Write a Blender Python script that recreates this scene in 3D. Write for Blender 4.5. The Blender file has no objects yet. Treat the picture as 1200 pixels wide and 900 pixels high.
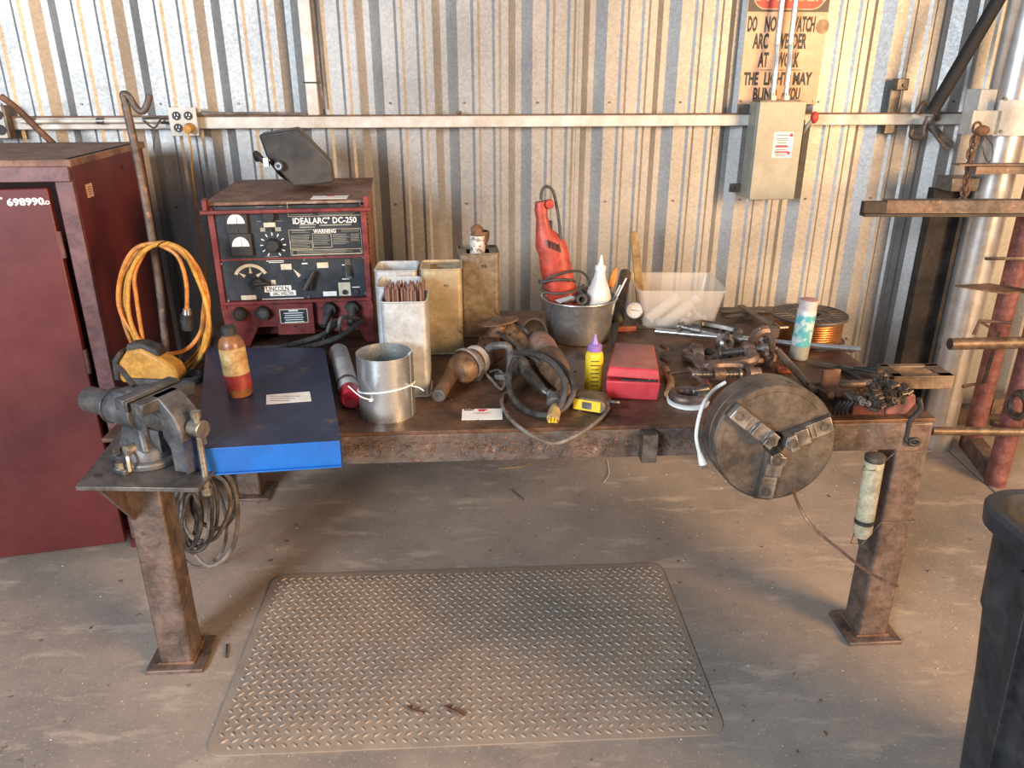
import bpy, bmesh, math, random
from mathutils import Vector, Matrix
random.seed(7)
SC = bpy.context.scene
COL = SC.collection
# ---------------------------------------------------------------- camera
H = 1.78; FPX = 900.0; PITCH = math.radians(22)
SN, CS = math.sin(PITCH), math.cos(PITCH)
cd = bpy.data.cameras.new('camera'); cam = bpy.data.objects.new('camera', cd); COL.objects.link(cam)
cd.sensor_width = 36; cd.lens = FPX/1200*36; cd.clip_start = .05
cam.location = (0, 0, H); cam.rotation_euler = (math.pi/2-PITCH, 0, 0)
SC.camera = cam
SC.view_settings.view_transform = 'Standard'; SC.view_settings.look = 'None'
SC.view_settings.gamma = 1; SC.view_settings.exposure = 0.28
SC.view_settings.use_curve_mapping = False
# ---------------------------------------------------------------- light
w = bpy.data.worlds.new('world'); SC.world = w; w.use_nodes = True
w.node_tree.nodes['Background'].inputs[0].default_value = (.74, .84, 1, 1)
w.node_tree.nodes['Background'].inputs[1].default_value = .34
def area(name, loc, target, sx, sy, power, col):
    d = bpy.data.lights.new(name, 'AREA'); d.shape = 'RECTANGLE'; d.size = sx; d.size_y = sy
    d.energy = power; d.color = col
    o = bpy.data.objects.new(name, d); COL.objects.link(o); o.location = loc
    o.rotation_euler = (Vector(target)-Vector(loc)).to_track_quat('-Z', 'Y').to_euler()
area('doorway_daylight', (-3.4, -3.6, 2.9), (0, 3, .7), 1.9, 1.9, 520, (.84, .92, 1))
area('side_door_warm_light', (4.9, -1.6, 2.4), (.9, 3, .5), 2.4, 2.4, 640, (1, .60, .28))

# ---------------------------------------------------------------- helpers
def ray(u, v):
    a = 450.0-v
    return Vector((u-600.0, a*SN+FPX*CS, a*CS-FPX*SN))
ZT = .822                                  # bench top height
def T(u, v, z=ZT):
    d = ray(u, v); return d*((z-H)/d.z)+Vector((0, 0, H))
def V(u, v, y):
    d = ray(u, v); return d*(y/d.y)+Vector((0, 0, H))
WY, WA = 3.65, math.radians(5)
def Wl(u, v, off=0.0):
    d = ray(u, v); t = math.tan(WA)
    k = (WY-off/math.cos(WA))/(d.y-t*d.x); return d*k+Vector((0, 0, H))
WM = Matrix.Translation((0, WY, 0)) @ Matrix.Rotation(WA, 4, 'Z')
WMI = WM.inverted()
def RZ(a): return Matrix.Rotation(math.radians(a), 4, 'Z')
def RX(a): return Matrix.Rotation(math.radians(a), 4, 'X')
def RY(a): return Matrix.Rotation(math.radians(a), 4, 'Y')
def TR(*p): return Matrix.Translation(Vector(p[0]) if len(p) == 1 else Vector(p))
def axis_m(p0, p1, up=(0, 0, 1)):
    """frame at p0 whose local +Z runs to p1"""
    z = (Vector(p1)-Vector(p0)).normalized(); u = Vector(up)
    if abs(z.dot(u)) > .95: u = Vector((0, 1, 0))
    x = u.cross(z).normalized(); y = z.cross(x)
    m = Matrix((x, y, z)).transposed().to_4x4(); m.translation = Vector(p0); return m
def smooth(pts, k=6, closed=False):
    P = [Vector(p) for p in pts]; n = len(P); out = []
    if n < 3 or k < 2: return P
    rng = range(n) if closed else range(n-1)
    for i in rng:
        if closed: a, b, c, d = P[i-1], P[i], P[(i+1) % n], P[(i+2) % n]
        else: a, b, c, d = P[max(i-1, 0)], P[i], P[i+1], P[min(i+2, n-1)]
        for j in range(k):
            t = j/k
            out.append(.5*((2*b)+(c-a)*t+(2*a-5*b+4*c-d)*t*t+(3*b-a-3*c+d)*t**3))
    if not closed: out.append(P[-1])
    return out

class MB:
    def __init__(s): s.v = []; s.f = []; s.m = []; s.mi = 0; s.M = Matrix.Identity(4)
    def add(s, vs, fs, M=None):
        b = len(s.v); X = s.M @ M if M is not None else s.M
        s.v += [X @ Vector(p) for p in vs]; s.f += [tuple(b+i for i in f) for f in fs]; s.m += [s.mi]*len(fs); return s
    def box(s, c, d, M=None):
        x, y, z = [k/2 for k in d]; cx, cy, cz = c
        vs = [(cx+i*x, cy+j*y, cz+k*z) for i in (-1, 1) for j in (-1, 1) for k in (-1, 1)]
        return s.add(vs, [(0, 1, 3, 2), (4, 6, 7, 5), (0, 4, 5, 1), (2, 3, 7, 6), (0, 2, 6, 4), (1, 5, 7, 3)], M)
    def lathe(s, prof, n=24, M=None, a0=0, a1=360, close=False):
        full = abs(a1-a0) >= 359.9; k = n if full else n+1; m = len(prof)
        vs = []
        for i in range(k):
            a = math.radians(a0+(a1-a0)*i/n)
            vs += [(r*math.cos(a), r*math.sin(a), z) for r, z in prof]
        fs = []
        for i in range(n):
            j = (i+1) % k
            for q in range(m-1 if not close else m):
                q2 = (q+1) % m
                fs.append((i*m+q, j*m+q, j*m+q2, i*m+q2))
        return s.add(vs, fs, M)
    def cyl(s, p0, p1, r, r1=None, n=16, cap=True):
        r1 = r if r1 is None else r1; L = (Vector(p1)-Vector(p0)).length
        pr = [(r, 0), (r1, L)]
        if cap: pr = [(1e-5, 0)]+pr+[(1e-5, L)]
        return s.lathe(pr, n, axis_m(p0, p1))
    def tube(s, pts, r, n=8, k=6, closed=False, rs=None):
        P = smooth(pts, k, closed); m = len(P)
        tan = [(P[(i+1) % m]-P[i-1]).normalized() if closed else (P[min(i+1, m-1)]-P[max(i-1, 0)]).normalized() for i in range(m)]
        up = Vector((0, 0, 1)) if abs(tan[0].z) < .9 else Vector((1, 0, 0))
        nx = tan[0].cross(up).normalized(); vs = []
        for i in range(m):
            nx = (nx-tan[i]*nx.dot(tan[i]));
            nx = nx.normalized() if nx.length > 1e-6 else tan[i].orthogonal().normalized()
            ny = tan[i].cross(nx); rr = r if rs is None else rs[0]+(rs[1]-rs[0])*i/(m-1)
            vs += [P[i]+rr*(math.cos(2*math.pi*q/n)*nx+math.sin(2*math.pi*q/n)*ny) for q in range(n)]
        fs = []
        for i in range(m if closed else m-1):
            a, b = i*n, ((i+1) % m)*n
            fs += [(a+q, a+(q+1) % n, b+(q+1) % n, b+q) for q in range(n)]
        if not closed: fs += [tuple(range(n)), tuple(range((m-1)*n, m*n))]
        return s.add(vs, fs)
    def prism(s, poly, z0, z1, M=None):
        n = len(poly); vs = [(x, y, z0) for x, y in poly]+[(x, y, z1) for x, y in poly]
        return s.add(vs, [tuple(range(n)), tuple(range(n, 2*n))]+[(i, (i+1) % n, n+(i+1) % n, n+i) for i in range(n)], M)
    def hull8(s, bot, top):
        return s.add(list(bot)+list(top), [(0, 1, 2, 3), (4, 5, 6, 7), (0, 1, 5, 4), (1, 2, 6, 5), (2, 3, 7, 6), (3, 0, 4, 7)])
    def ball(s, c, r, n=14, sc=(1, 1, 1), R=None):
        pr = [(max(1e-5, r*math.sin(math.pi*i/8)), -r*math.cos(math.pi*i/8)) for i in range(9)]
        m = TR(c)
        if R is not None: m = m @ R
        return s.lathe(pr, n, m @ Matrix.Diagonal((*sc, 1)))
    def mesh(s, name, mats, sharp=38):
        me = bpy.data.meshes.new(name); me.from_pydata(s.v, [], s.f)
        bm = bmesh.new(); bm.from_mesh(me); bm.faces.ensure_lookup_table()
        for f, i in zip(bm.faces, s.m): f.material_index = i
        bmesh.ops.remove_doubles(bm, verts=bm.verts, dist=2e-5)
        bmesh.ops.recalc_face_normals(bm, faces=bm.faces); bm.to_mesh(me); bm.free()
        for mt in (mats if isinstance(mats, (list, tuple)) else [mats]): me.materials.append(mt)
        me.shade_smooth(); me.set_sharp_from_angle(angle=math.radians(sharp)); return me

MW = {}
def tag(o, label=None, cat=None, group=None, kind=None):
    if label: o['label'] = label
    if cat: o['category'] = cat
    if group: o['group'] = group
    if kind: o['kind'] = kind
    return o
def thing(name, label, cat, M=None, group=None, kind=None):
    o = bpy.data.objects.new(name, None); o.empty_display_size = .05; COL.objects.link(o)
    M = Matrix.Identity(4) if M is None else (TR(M) if not isinstance(M, Matrix) else M)
    o.matrix_world = M; MW[o.name] = M.copy(); return tag(o, label, cat, group, kind)
def part(name, mb, mats, parent=None, world=False, bev=0, label=None, kind=None, sharp=38):
    if world and parent is not None:
        I = MW[parent.name].inverted(); mb.v = [I @ Vector(p) for p in mb.v]
    o = bpy.data.objects.new(name, mb.mesh(name, mats, sharp)); COL.objects.link(o)
    MW[o.name] = Matrix.Identity(4)
    if parent is not None: o.parent = parent; MW[o.name] = MW[parent.name]
    if bev:
        b = o.modifiers.new('bevel', 'BEVEL'); b.width = bev; b.segments = 2; b.limit_method = 'ANGLE'; b.angle_limit = .7
    return tag(o, label, None, None, kind)
def solo(name, mb, mats, label, cat, group=None, bev=0, kind=None):
    """one mesh thing, built in world coordinates, origin moved to its base"""
    xs = [p.x for p in mb.v]; ys = [p.y for p in mb.v]; zs = [p.z for p in mb.v]
    c = Vector(((min(xs)+max(xs))/2, (min(ys)+max(ys))/2, min(zs)))
    mb.v = [p-c for p in mb.v]; o = part(name, mb, mats, bev=bev); o.location = c; MW[o.name] = TR(c)
    return tag(o, label, cat, group, kind)
def inst(src, parent, M=None, name=None, label=None):
    o = src.copy(); COL.objects.link(o)
    if name: o.name = name
    o.parent = parent
    if M is not None: o.matrix_local = M
    return o
def dup(root, M, label=None, group=None):
    c = root.copy(); COL.objects.link(c); c.matrix_world = M; MW[c.name] = M.copy()
    if label: c['label'] = label
    if group: c['group'] = group
    for ch in list(root.children):
        d = ch.copy(); COL.objects.link(d); d.parent = c
        for g in list(ch.children):
            e = g.copy(); COL.objects.link(e); e.parent = d
    return c
def text(body, M, size, mat_, parent, sx=1.0, align='CENTER', name='lettering', bold=0.0, spacing=1.0):
    """M: local frame whose XZ plane is the sign face, facing -Y"""
    cu = bpy.data.curves.new(name, 'FONT'); cu.body = body; cu.size = size; cu.align_x = align; cu.align_y = 'CENTER'
    cu.extrude = .0004; cu.offset = bold; cu.resolution_u = 2; cu.space_character = spacing
    tmp = bpy.data.objects.new(name, cu); COL.objects.link(tmp)
    me = bpy.data.meshes.new_from_object(tmp); bpy.data.objects.remove(tmp)
    me.transform(M @ RX(90) @ Matrix.Diagonal((sx, 1, 1, 1)))
    me.materials.clear(); me.materials.append(mat_); me.name = name
    o = bpy.data.objects.new(name, me); COL.objects.link(o); o.parent = parent; MW[o.name] = MW[parent.name]; return o

# ---------------------------------------------------------------- materials
def mat(name, c, c2=None, rough=.6, metal=0, scale=8, lo=.4, hi=.6, bump=.0, bscale=60, c3=None, s3=30, t3=.62, stretch=None, rvar=.12, det=6, grime=.55):
    m = bpy.data.materials.new(name); m.use_nodes = True; N = m.node_tree.nodes; L = m.node_tree.links
    b = N['Principled BSDF']; b.inputs['Roughness'].default_value = rough; b.inputs['Metallic'].default_value = metal
    b.inputs['Base Color'].default_value = (*c, 1)
    if c2 is None and not bump: return m
    tc = N.new('ShaderNodeTexCoord'); mp = N.new('ShaderNodeMapping'); L.new(tc.outputs['Object'], mp.inputs[0])
    if stretch: mp.inputs['Scale'].default_value = stretch
    if c2 is not None:
        n = N.new('ShaderNodeTexNoise'); n.inputs['Scale'].default_value = scale; n.inputs['Detail'].default_value = det; n.inputs['Roughness'].default_value = .62
        L.new(mp.outputs[0], n.inputs['Vector'])
        r = N.new('ShaderNodeValToRGB'); r.color_ramp.elements[0].position = lo; r.color_ramp.elements[1].position = hi
        r.color_ramp.elements[0].color = (*c, 1); r.color_ramp.elements[1].color = (*c2, 1)
        L.new(n.outputs[0], r.inputs[0]); out = r.outputs[0]
        if c3 is not None:
            n3 = N.new('ShaderNodeTexNoise'); n3.inputs['Scale'].default_value = s3; n3.inputs['Detail'].default_value = 8; n3.inputs['Roughness'].default_value = .7
            L.new(mp.outputs[0], n3.inputs['Vector'])
            r3 = N.new('ShaderNodeValToRGB'); r3.color_ramp.elements[0].position = t3; r3.color_ramp.elements[1].position = min(.99, t3+.06)
            L.new(n3.outputs[0], r3.inputs[0])
            mx = N.new('ShaderNodeMix'); mx.data_type = 'RGBA'; L.new(r3.outputs[0], mx.inputs[0]); L.new(out, mx.inputs[6]); mx.inputs[7].default_value = (*c3, 1); out = mx.outputs[2]
        if grime:
            tg = N.new('ShaderNodeTexCoord'); ng = N.new('ShaderNodeTexNoise'); ng.inputs['Scale'].default_value = 13; ng.inputs['Detail'].default_value = 11; ng.inputs['Roughness'].default_value = .78; ng.inputs['Distortion'].default_value = .3
            L.new(tg.outputs['Object'], ng.inputs['Vector'])
            rg = N.new('ShaderNodeValToRGB'); rg.color_ramp.elements[0].position = .40; rg.color_ramp.elements[1].position = .60
            k0 = 1-grime; rg.color_ramp.elements[0].color = (k0, k0*.94, k0*.88, 1); rg.color_ramp.elements[1].color = (1, 1, 1, 1); L.new(ng.outputs[0], rg.inputs[0])
            mg = N.new('ShaderNodeMix'); mg.data_type = 'RGBA'; mg.blend_type = 'MULTIPLY'; mg.inputs[0].default_value = 1; L.new(out, mg.inputs[6]); L.new(rg.outputs[0], mg.inputs[7]); out = mg.outputs[2]
        L.new(out, b.inputs['Base Color'])
        mr = N.new('ShaderNodeMapRange'); mr.inputs[3].default_value = max(.05, rough-rvar); mr.inputs[4].default_value = min(1, rough+rvar)
        L.new(n.outputs[0], mr.inputs[0]); L.new(mr.outputs[0], b.inputs['Roughness'])
    if bump:
        nb = N.new('ShaderNodeTexNoise'); nb.inputs['Scale'].default_value = bscale; nb.inputs['Detail'].default_value = 5
        L.new(mp.outputs[0], nb.inputs['Vector'])
        bp = N.new('ShaderNodeBump'); bp.inputs['Strength'].default_value = bump; bp.inputs['Distance'].default_value = .004
        L.new(nb.outputs[0], bp.inputs['Height']); L.new(bp.outputs[0], b.inputs['Normal'])
    return m
def spangle(name, c, c2, rough=.42, metal=.6, sc=70):
    m = bpy.data.materials.new(name); m.use_nodes = True; N = m.node_tree.nodes; L = m.node_tree.links; b = N['Principled BSDF']
    tc = N.new('ShaderNodeTexCoord'); vo = N.new('ShaderNodeTexVoronoi'); vo.inputs['Scale'].default_value = sc; L.new(tc.outputs['Object'], vo.inputs['Vector'])
    bw = N.new('ShaderNodeSeparateColor'); L.new(vo.outputs['Color'], bw.inputs[0])
    n = N.new('ShaderNodeTexNoise'); n.inputs['Scale'].default_value = 2.2; n.inputs['Detail'].default_value = 3; L.new(tc.outputs['Object'], n.inputs['Vector'])
    mh = N.new('ShaderNodeMath'); mh.operation = 'MULTIPLY_ADD'; mh.inputs[1].default_value = .22; L.new(bw.outputs[0], mh.inputs[0]); L.new(n.outputs[0], mh.inputs[2])
    r = N.new('ShaderNodeValToRGB'); r.color_ramp.elements[0].position = .45; r.color_ramp.elements[1].position = .85
    r.color_ramp.elements[0].color = (*c, 1); r.color_ramp.elements[1].color = (*c2, 1); L.new(mh.outputs[0], r.inputs[0]); L.new(r.outputs[0], b.inputs['Base Color'])
    mr = N.new('ShaderNodeMapRange'); mr.inputs[3].default_value = rough-.03; mr.inputs[4].default_value = rough+.04; L.new(bw.outputs[1], mr.inputs[0]); L.new(mr.outputs[0], b.inputs['Roughness'])
    b.inputs['Metallic'].default_value = metal; return m
G = {}
G['wall'] = spangle('galvanised_sheet', (.27, .27, .265), (.40, .395, .385), .50, .70, 110)
G['galv'] = spangle('galvanised_duct', (.60, .63, .64), (.70, .73, .74), .30, .9, 200)
G['bucket'] = spangle('worn_bucket_steel', (.33, .33, .33), (.56, .56, .55), .33, .85, 60)
G['whitesteel'] = mat('white_painted_steel', (.62, .63, .62), (.50, .49, .45), .55, .1, 5, c3=(.22, .12, .07), s3=18, t3=.70, grime=0.18)
G['silver'] = mat('aluminium_paint', (.58, .58, .58), (.70, .69, .67), .30, .75, 4, c3=(.20, .13, .09), s3=14, t3=.66, grime=0.18)
G['rust'] = mat('rusty_brown_steel', (.13, .070, .045), (.26, .14, .085), .68, .25, 9, bump=.5, c3=(.36, .20, .12), s3=40, t3=.62)
G['beam'] = mat('mill_scale_beam', (.13, .115, .11), (.20, .14, .11), .58, .4, 6, bump=.7, bscale=45, c3=(.40, .25, .18), s3=30, t3=.60)
G['leg'] = mat('rusted_square_tube', (.17, .135, .12), (.24, .17, .145), .55, .45, 7, bump=.3, c3=(.09, .065, .055), s3=25, t3=.62)
G['top'] = mat('bench_plate', (.085, .045, .028), (.25, .13, .075), .5, .35, 5, .38, .66, bump=.4, bscale=30, c3=(.045, .03, .026), s3=9, t3=.58)
G['steel'] = mat('dark_bare_steel', (.16, .155, .15), (.24, .22, .20), .4, .75, 10, c3=(.20, .12, .08), s3=25, t3=.66, bump=.15)
G['plate'] = mat('shelf_plate_steel', (.15, .14, .135), (.21, .19, .175), .45, .6, 6, c3=(.22, .13, .09), s3=20, t3=.68)
G['chuck'] = mat('chuck_steel', (.135, .115, .10), (.20, .165, .135), .45, .6, 5, bump=.08, c3=(.30, .19, .12), s3=35, t3=.70)
G['jaw'] = mat('jaw_steel', (.24, .22, .20), (.38, .35, .32), .38, .7, 14, bump=.1)
G['castiron'] = mat('vise_cast_iron', (.115, .12, .135), (.17, .165, .165), .5, .5, 12, bump=.3, c3=(.24, .16, .11), s3=22, t3=.62)
G['viseblue'] = mat('vise_blue_paint', (.04, .065, .16), (.10, .11, .15), .5, .2, 14, bump=.2, c3=(.20, .14, .10), s3=20, t3=.60)
G['bolt'] = mat('zinc_bolt', (.42, .38, .30), (.55, .50, .42), .35, .8, 30)
G['chrome'] = mat('bright_steel', (.70, .71, .72), (.60, .60, .60), .2, .95, 20, grime=.2)
G['black'] = mat('black_plastic', (.018, .018, .020), (.035, .033, .031), .6, 0, 20)
G['rubber'] = mat('black_rubber_cable', (.032, .032, .034), (.075, .068, .064), .6, 0, 30)
G['greycord'] = mat('dusty_grey_cord', (.13, .12, .115), (.22, .19, .165), .65, 0, 25)
G['greycast'] = mat('grey_cast_handle', (.12, .12, .125), (.18, .175, .17), .55, .3, 20, bump=.2)
G['hood'] = mat('hood_fibre', (.030, .030, .032), (.065, .058, .05), .55, 0, 6, c3=(.16, .14, .12), s3=12, t3=.68, grime=0.3)
G['maroon'] = mat('maroon_cabinet_paint', (.095, .015, .015), (.11, .019, .018), .42, .05, 4, grime=.15)
G['maroon_dust'] = mat('dusty_maroon_top', (.20, .11, .085), (.27, .16, .12), .7, 0, 6)
G['maroon_edge'] = mat('maroon_frame_edge', (.17, .085, .09), (.15, .06, .06), .42, .1, 6)
G['weldred'] = mat('welder_red_paint', (.17, .022, .022), (.24, .040, .036), .5, .1, 8, c3=(.10, .05, .035), s3=20, t3=.66)
G['weldside'] = mat('welder_rusty_mesh', (.20, .075, .03), (.33, .14, .05), .6, .2, 12)
G['weldtop'] = mat('welder_dusty_top', (.17, .085, .055), (.27, .15, .105), .65, .1, 7, c3=(.36, .24, .18), s3=10, t3=.66)
G['panel'] = mat('welder_black_panel', (.022, .028, .036), (.035, .042, .052), .45, .1, 12, c3=(.08, .08, .08), s3=40, t3=.70)
G['cream'] = mat('aged_label_cream', (.60, .56, .44), (.50, .45, .34), .6, 0, 30, grime=0.2)
G['white'] = mat('white_print', (.78, .78, .76), rough=.6)
G['paper'] = mat('white_card', (.82, .82, .80), (.76, .76, .73), .7, 0, 20, grime=.12)
G['red'] = mat('red_print', (.62, .02, .05), rough=.5)
G['ink'] = mat('black_ink', (.03, .03, .03), rough=.6)
G['orange'] = mat('orange_cord', (.72, .30, .055), (.55, .22, .06), .5, 0, 14)
G['yellowcord'] = mat('yellow_cord', (.70, .36, .05), (.55, .27, .06), .5, 0, 14)
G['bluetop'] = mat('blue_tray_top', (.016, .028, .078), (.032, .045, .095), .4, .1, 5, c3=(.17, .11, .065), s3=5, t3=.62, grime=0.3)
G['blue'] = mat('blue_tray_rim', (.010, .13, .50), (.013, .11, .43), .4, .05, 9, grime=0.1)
G['yellow'] = mat('yellow_bottle', (.80, .62, .03), (.70, .54, .04), .4, 0, 14, grime=0.2)
G['purple'] = mat('purple_cap', (.25, .15, .42), rough=.35)
G['caseRed'] = mat('red_case', (.58, .045, .065), (.46, .05, .06), .5, 0, 6, c3=(.30, .08, .07), s3=10, t3=.64, grime=0.25)
G['caseTop'] = mat('dusty_case_lid', (.25, .10, .08), (.33, .125, .11), .6, 0, 8, grime=0.2)
G['sawred'] = mat('red_tool_body', (.50, .055, .035), (.42, .07, .045), .48, 0, 12, c3=(.16, .06, .04), s3=22, t3=.66)
G['toolbrown'] = mat('grimy_tool_body', (.125, .070, .042), (.24, .145, .085), .5, .1, 12, bump=.15, c3=(.07, .045, .03), s3=14, t3=.56)
G['tan'] = mat('tan_can_paint', (.40, .33, .21), (.50, .42, .28), .5, .25, 7, c3=(.09, .06, .035), s3=26, t3=.60, grime=0.3)
G['darkcan'] = mat('stained_can', (.33, .28, .21), (.20, .155, .11), .5, .3, 6, c3=(.07, .045, .03), s3=24, t3=.60)
G['silvercan'] = mat('silver_can', (.66, .70, .72), (.52, .55, .56), .38, .45, 8, c3=(.20, .15, .10), s3=30, t3=.66, grime=0.3)
G['rod'] = mat('flux_rod', (.17, .095, .075), (.26, .15, .12), .75, 0, 30)
G['wood'] = mat('weathered_wood', (.52, .34, .14), (.40, .25, .10), .7, 0, 14, stretch=(1, 1, .15), c3=(.16, .08, .03), s3=30, t3=.66)
G['copper'] = mat('copper_rod', (.55, .36, .25), (.48, .28, .18), .42, .6, 20)
G['wire'] = mat('copper_coloured_wire', (.35, .14, .045), (.24, .09, .03), .38, .75, 40, stretch=(1, 1, 12))
G['clamp'] = mat('forged_clamp', (.155, .105, .085), (.27, .20, .175), .5, .5, 16, bump=.3, c3=(.34, .20, .12), s3=35, t3=.62)
G['brownst'] = mat('brown_rack_steel', (.15, .105, .075), (.25, .185, .13), .5, .4, 10, bump=.25)
G['post'] = mat('maroon_post_paint', (.17, .055, .050), (.25, .10, .09), .6, .1, 16, bump=.4, c3=(.40, .26, .23), s3=45, t3=.62)
G['darkbeam'] = mat('dark_beam', (.022, .023, .027), (.055, .045, .038), .5, .4, 5)
G['boxgrey'] = mat('grey_green_enamel', (.285, .295, .25), (.31, .315, .265), .42, .1, 5, c3=(.36, .25, .11), s3=4, t3=.66, grime=0.15)
G['signbg'] = mat('faded_sign_face', (.72, .47, .30), (.64, .40, .25), .6, 0, 5, c3=(.42, .25, .14), s3=6, t3=.72, grime=0.18)
G['signred'] = mat('faded_sign_red', (.48, .05, .035), (.40, .05, .04), .5, 0, 8, grime=0.15)
G['signdark'] = mat('sign_black_border', (.045, .04, .03), rough=.5)
G['cartridge'] = mat('cream_cartridge', (.62, .58, .42), (.54, .49, .33), .5, 0, 12, c3=(.12, .10, .06), s3=60, t3=.66)
G['bin'] = mat('black_bin_plastic', (.025, .029, .038), (.050, .052, .058), .42, 0, 5, c3=(.12, .12, .12), s3=30, t3=.72)
G['binin'] = G['bin']
G['matt'] = mat('dusty_rubber_mat', (.25, .215, .185), (.33, .255, .195), .75, 0, 2.5, c3=(.36, .29, .22), s3=26, t3=.66, bump=.1, grime=0.12)
G['matlug'] = mat('dusty_mat_lug', (.33, .29, .25), (.41, .32, .25), .7, 0, 3, grime=0.12)
G['bottle'] = mat('brown_oil_bottle', (.20, .075, .03), (.30, .13, .05), .35, 0, 14)
G['oillabel'] = mat('stained_label', (.55, .44, .20), (.42, .22, .08), .55, 0, 22)
G['winelabel'] = mat('wine_label', (.36, .03, .03), (.28, .05, .03), .5, 0, 20)
G['cyan'] = mat('teal_can_print', (.10, .42, .48), (.50, .62, .60), .4, .1, 26, .48, .54, grime=0.15)
G['spraywhite'] = mat('spray_can_white', (.62, .62, .62), (.50, .48, .47), .42, .1, 18, grime=0.25)
G['spraycap'] = mat('dusty_pink_cap', (.46, .26, .22), (.50, .32, .28), .6)
G['redcap'] = mat('deep_red_cap', (.38, .012, .025), rough=.35)
G['debris'] = mat('scrap_debris', (.28, .21, .15), (.12, .08, .06), .8, 0, 40)
G['fleck'] = mat('pale_grit', (.62, .56, .48), rough=.9)
G['glassy'] = mat('milky_bottle', (.66, .68, .70), (.56, .56, .56), .35, 0, 10, grime=0.2)
G['groove'] = mat('dark_joint', (.03, .025, .02), rough=.9)
def clearplastic(name, c, alpha, rough=.25):
    m = mat(name, c, rough=rough); b = m.node_tree.nodes['Principled BSDF']; b.inputs['Alpha'].default_value = alpha; return m
G['tub'] = clearplastic('milky_tub_plastic', (.66, .60, .52), .34)
G['tubes'] = clearplastic('clear_bag_plastic', (.85, .84, .80), .7, .12)
G['lens'] = clearplastic('gauge_glass', (.8, .8, .8), .12, .05)

def floor_mat():
    m = bpy.data.materials.new('dusty_concrete'); m.use_nodes = True; N = m.node_tree.nodes; L = m.node_tree.links; b = N['Principled BSDF']
    tc = N.new('ShaderNodeTexCoord')
    def noise(s, d=7, r=.65, st=None):
        n = N.new('ShaderNodeTexNoise'); n.inputs['Scale'].default_value = s; n.inputs['Detail'].default_value = d; n.inputs['Roughness'].default_value = r
        mp = N.new('ShaderNodeMapping'); L.new(tc.outputs['Object'], mp.inputs[0])
        if st: mp.inputs['Scale'].default_value = st
        L.new(mp.outputs[0], n.inputs['Vector']); return n
    def ramp(n, a, ca, bb, cb):
        r = N.new('ShaderNodeValToRGB'); r.color_ramp.elements[0].position = a; r.color_ramp.elements[1].position = bb
        r.color_ramp.elements[0].color = (*ca, 1); r.color_ramp.elements[1].color = (*cb, 1); L.new(n.outputs[0], r.inputs[0]); return r
    def mix(f, a, bcol):
        mx = N.new('ShaderNodeMix'); mx.data_type = 'RGBA'; L.new(f, mx.inputs[0]); L.new(a, mx.inputs[6])
        if isinstance(bcol, tuple): mx.inputs[7].default_value = (*bcol, 1)
        else: L.new(bcol, mx.inputs[7])
        return mx.outputs[2]
    base = ramp(noise(1.3, 9, .7), .35, (.19, .165, .145), .68, (.37, .30, .245)).outputs[0]
    streak = ramp(noise(3.5, st=(1, 3, 1)), .55, (0, 0, 0), .75, (1, 1, 1)).outputs[0]
    o = mix(streak, base, (.50, .41, .33))
    dust = ramp(noise(90, 3, .5), .60, (0, 0, 0), .74, (.55, .55, .55)).outputs[0]
    o = mix(dust, o, (.56, .49, .42))
    spot = ramp(noise(28, 4, .6), .66, (0, 0, 0), .72, (.7, .7, .7)).outputs[0]
    o = mix(spot, o, (.10, .08, .065))
    L.new(o, b.inputs['Base Color']); b.inputs['Roughness'].default_value = .72
    nb = noise(70, 6); bp = N.new('ShaderNodeBump'); bp.inputs['Strength'].default_value = .25; bp.inputs['Distance'].default_value = .004
    L.new(nb.outputs[0], bp.inputs['Height']); L.new(bp.outputs[0], b.inputs['Normal']); return m
G['floor'] = floor_mat()

# ================================================================ setting
# floor: two slabs with a recessed joint between (visible at right)
ja, jb = T(1103, 520, 0), T(1166, 577, 0)
jd = (jb-ja).normalized(); j0 = ja-jd*.7; j1 = jb+jd*3.5
mb = MB(); mb.box((0, 1.2, -.06), (10, 7.4, .1)); fl = part('floor', mb, G['groove'], kind='structure')
nrm = Vector((-jd.y, jd.x, 0))
# slab outlines clipped by the joint line
def slab(sgn):
    corners = [Vector((-5, -2.5, 0)), Vector((5, -2.5, 0)), Vector((5, 4.9, 0)), Vector((-5, 4.9, 0))]
    out = []
    def side(p): return sgn*((p-ja).dot(nrm))-.005
    for i in range(4):
        a, b = corners[i], corners[(i+1) % 4]; sa, sb = side(a), side(b)
        if sa >= 0: out.append(a)
        if sa*sb < 0: out.append(a+(b-a)*(sa/(sa-sb)))
    return [(p.x, p.y) for p in out]
for s_ in (1, -1):
    mb = MB(); mb.prism(slab(s_), -.012, 0); part('concrete_slab', mb, G['floor'], fl, bev=.003)

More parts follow.
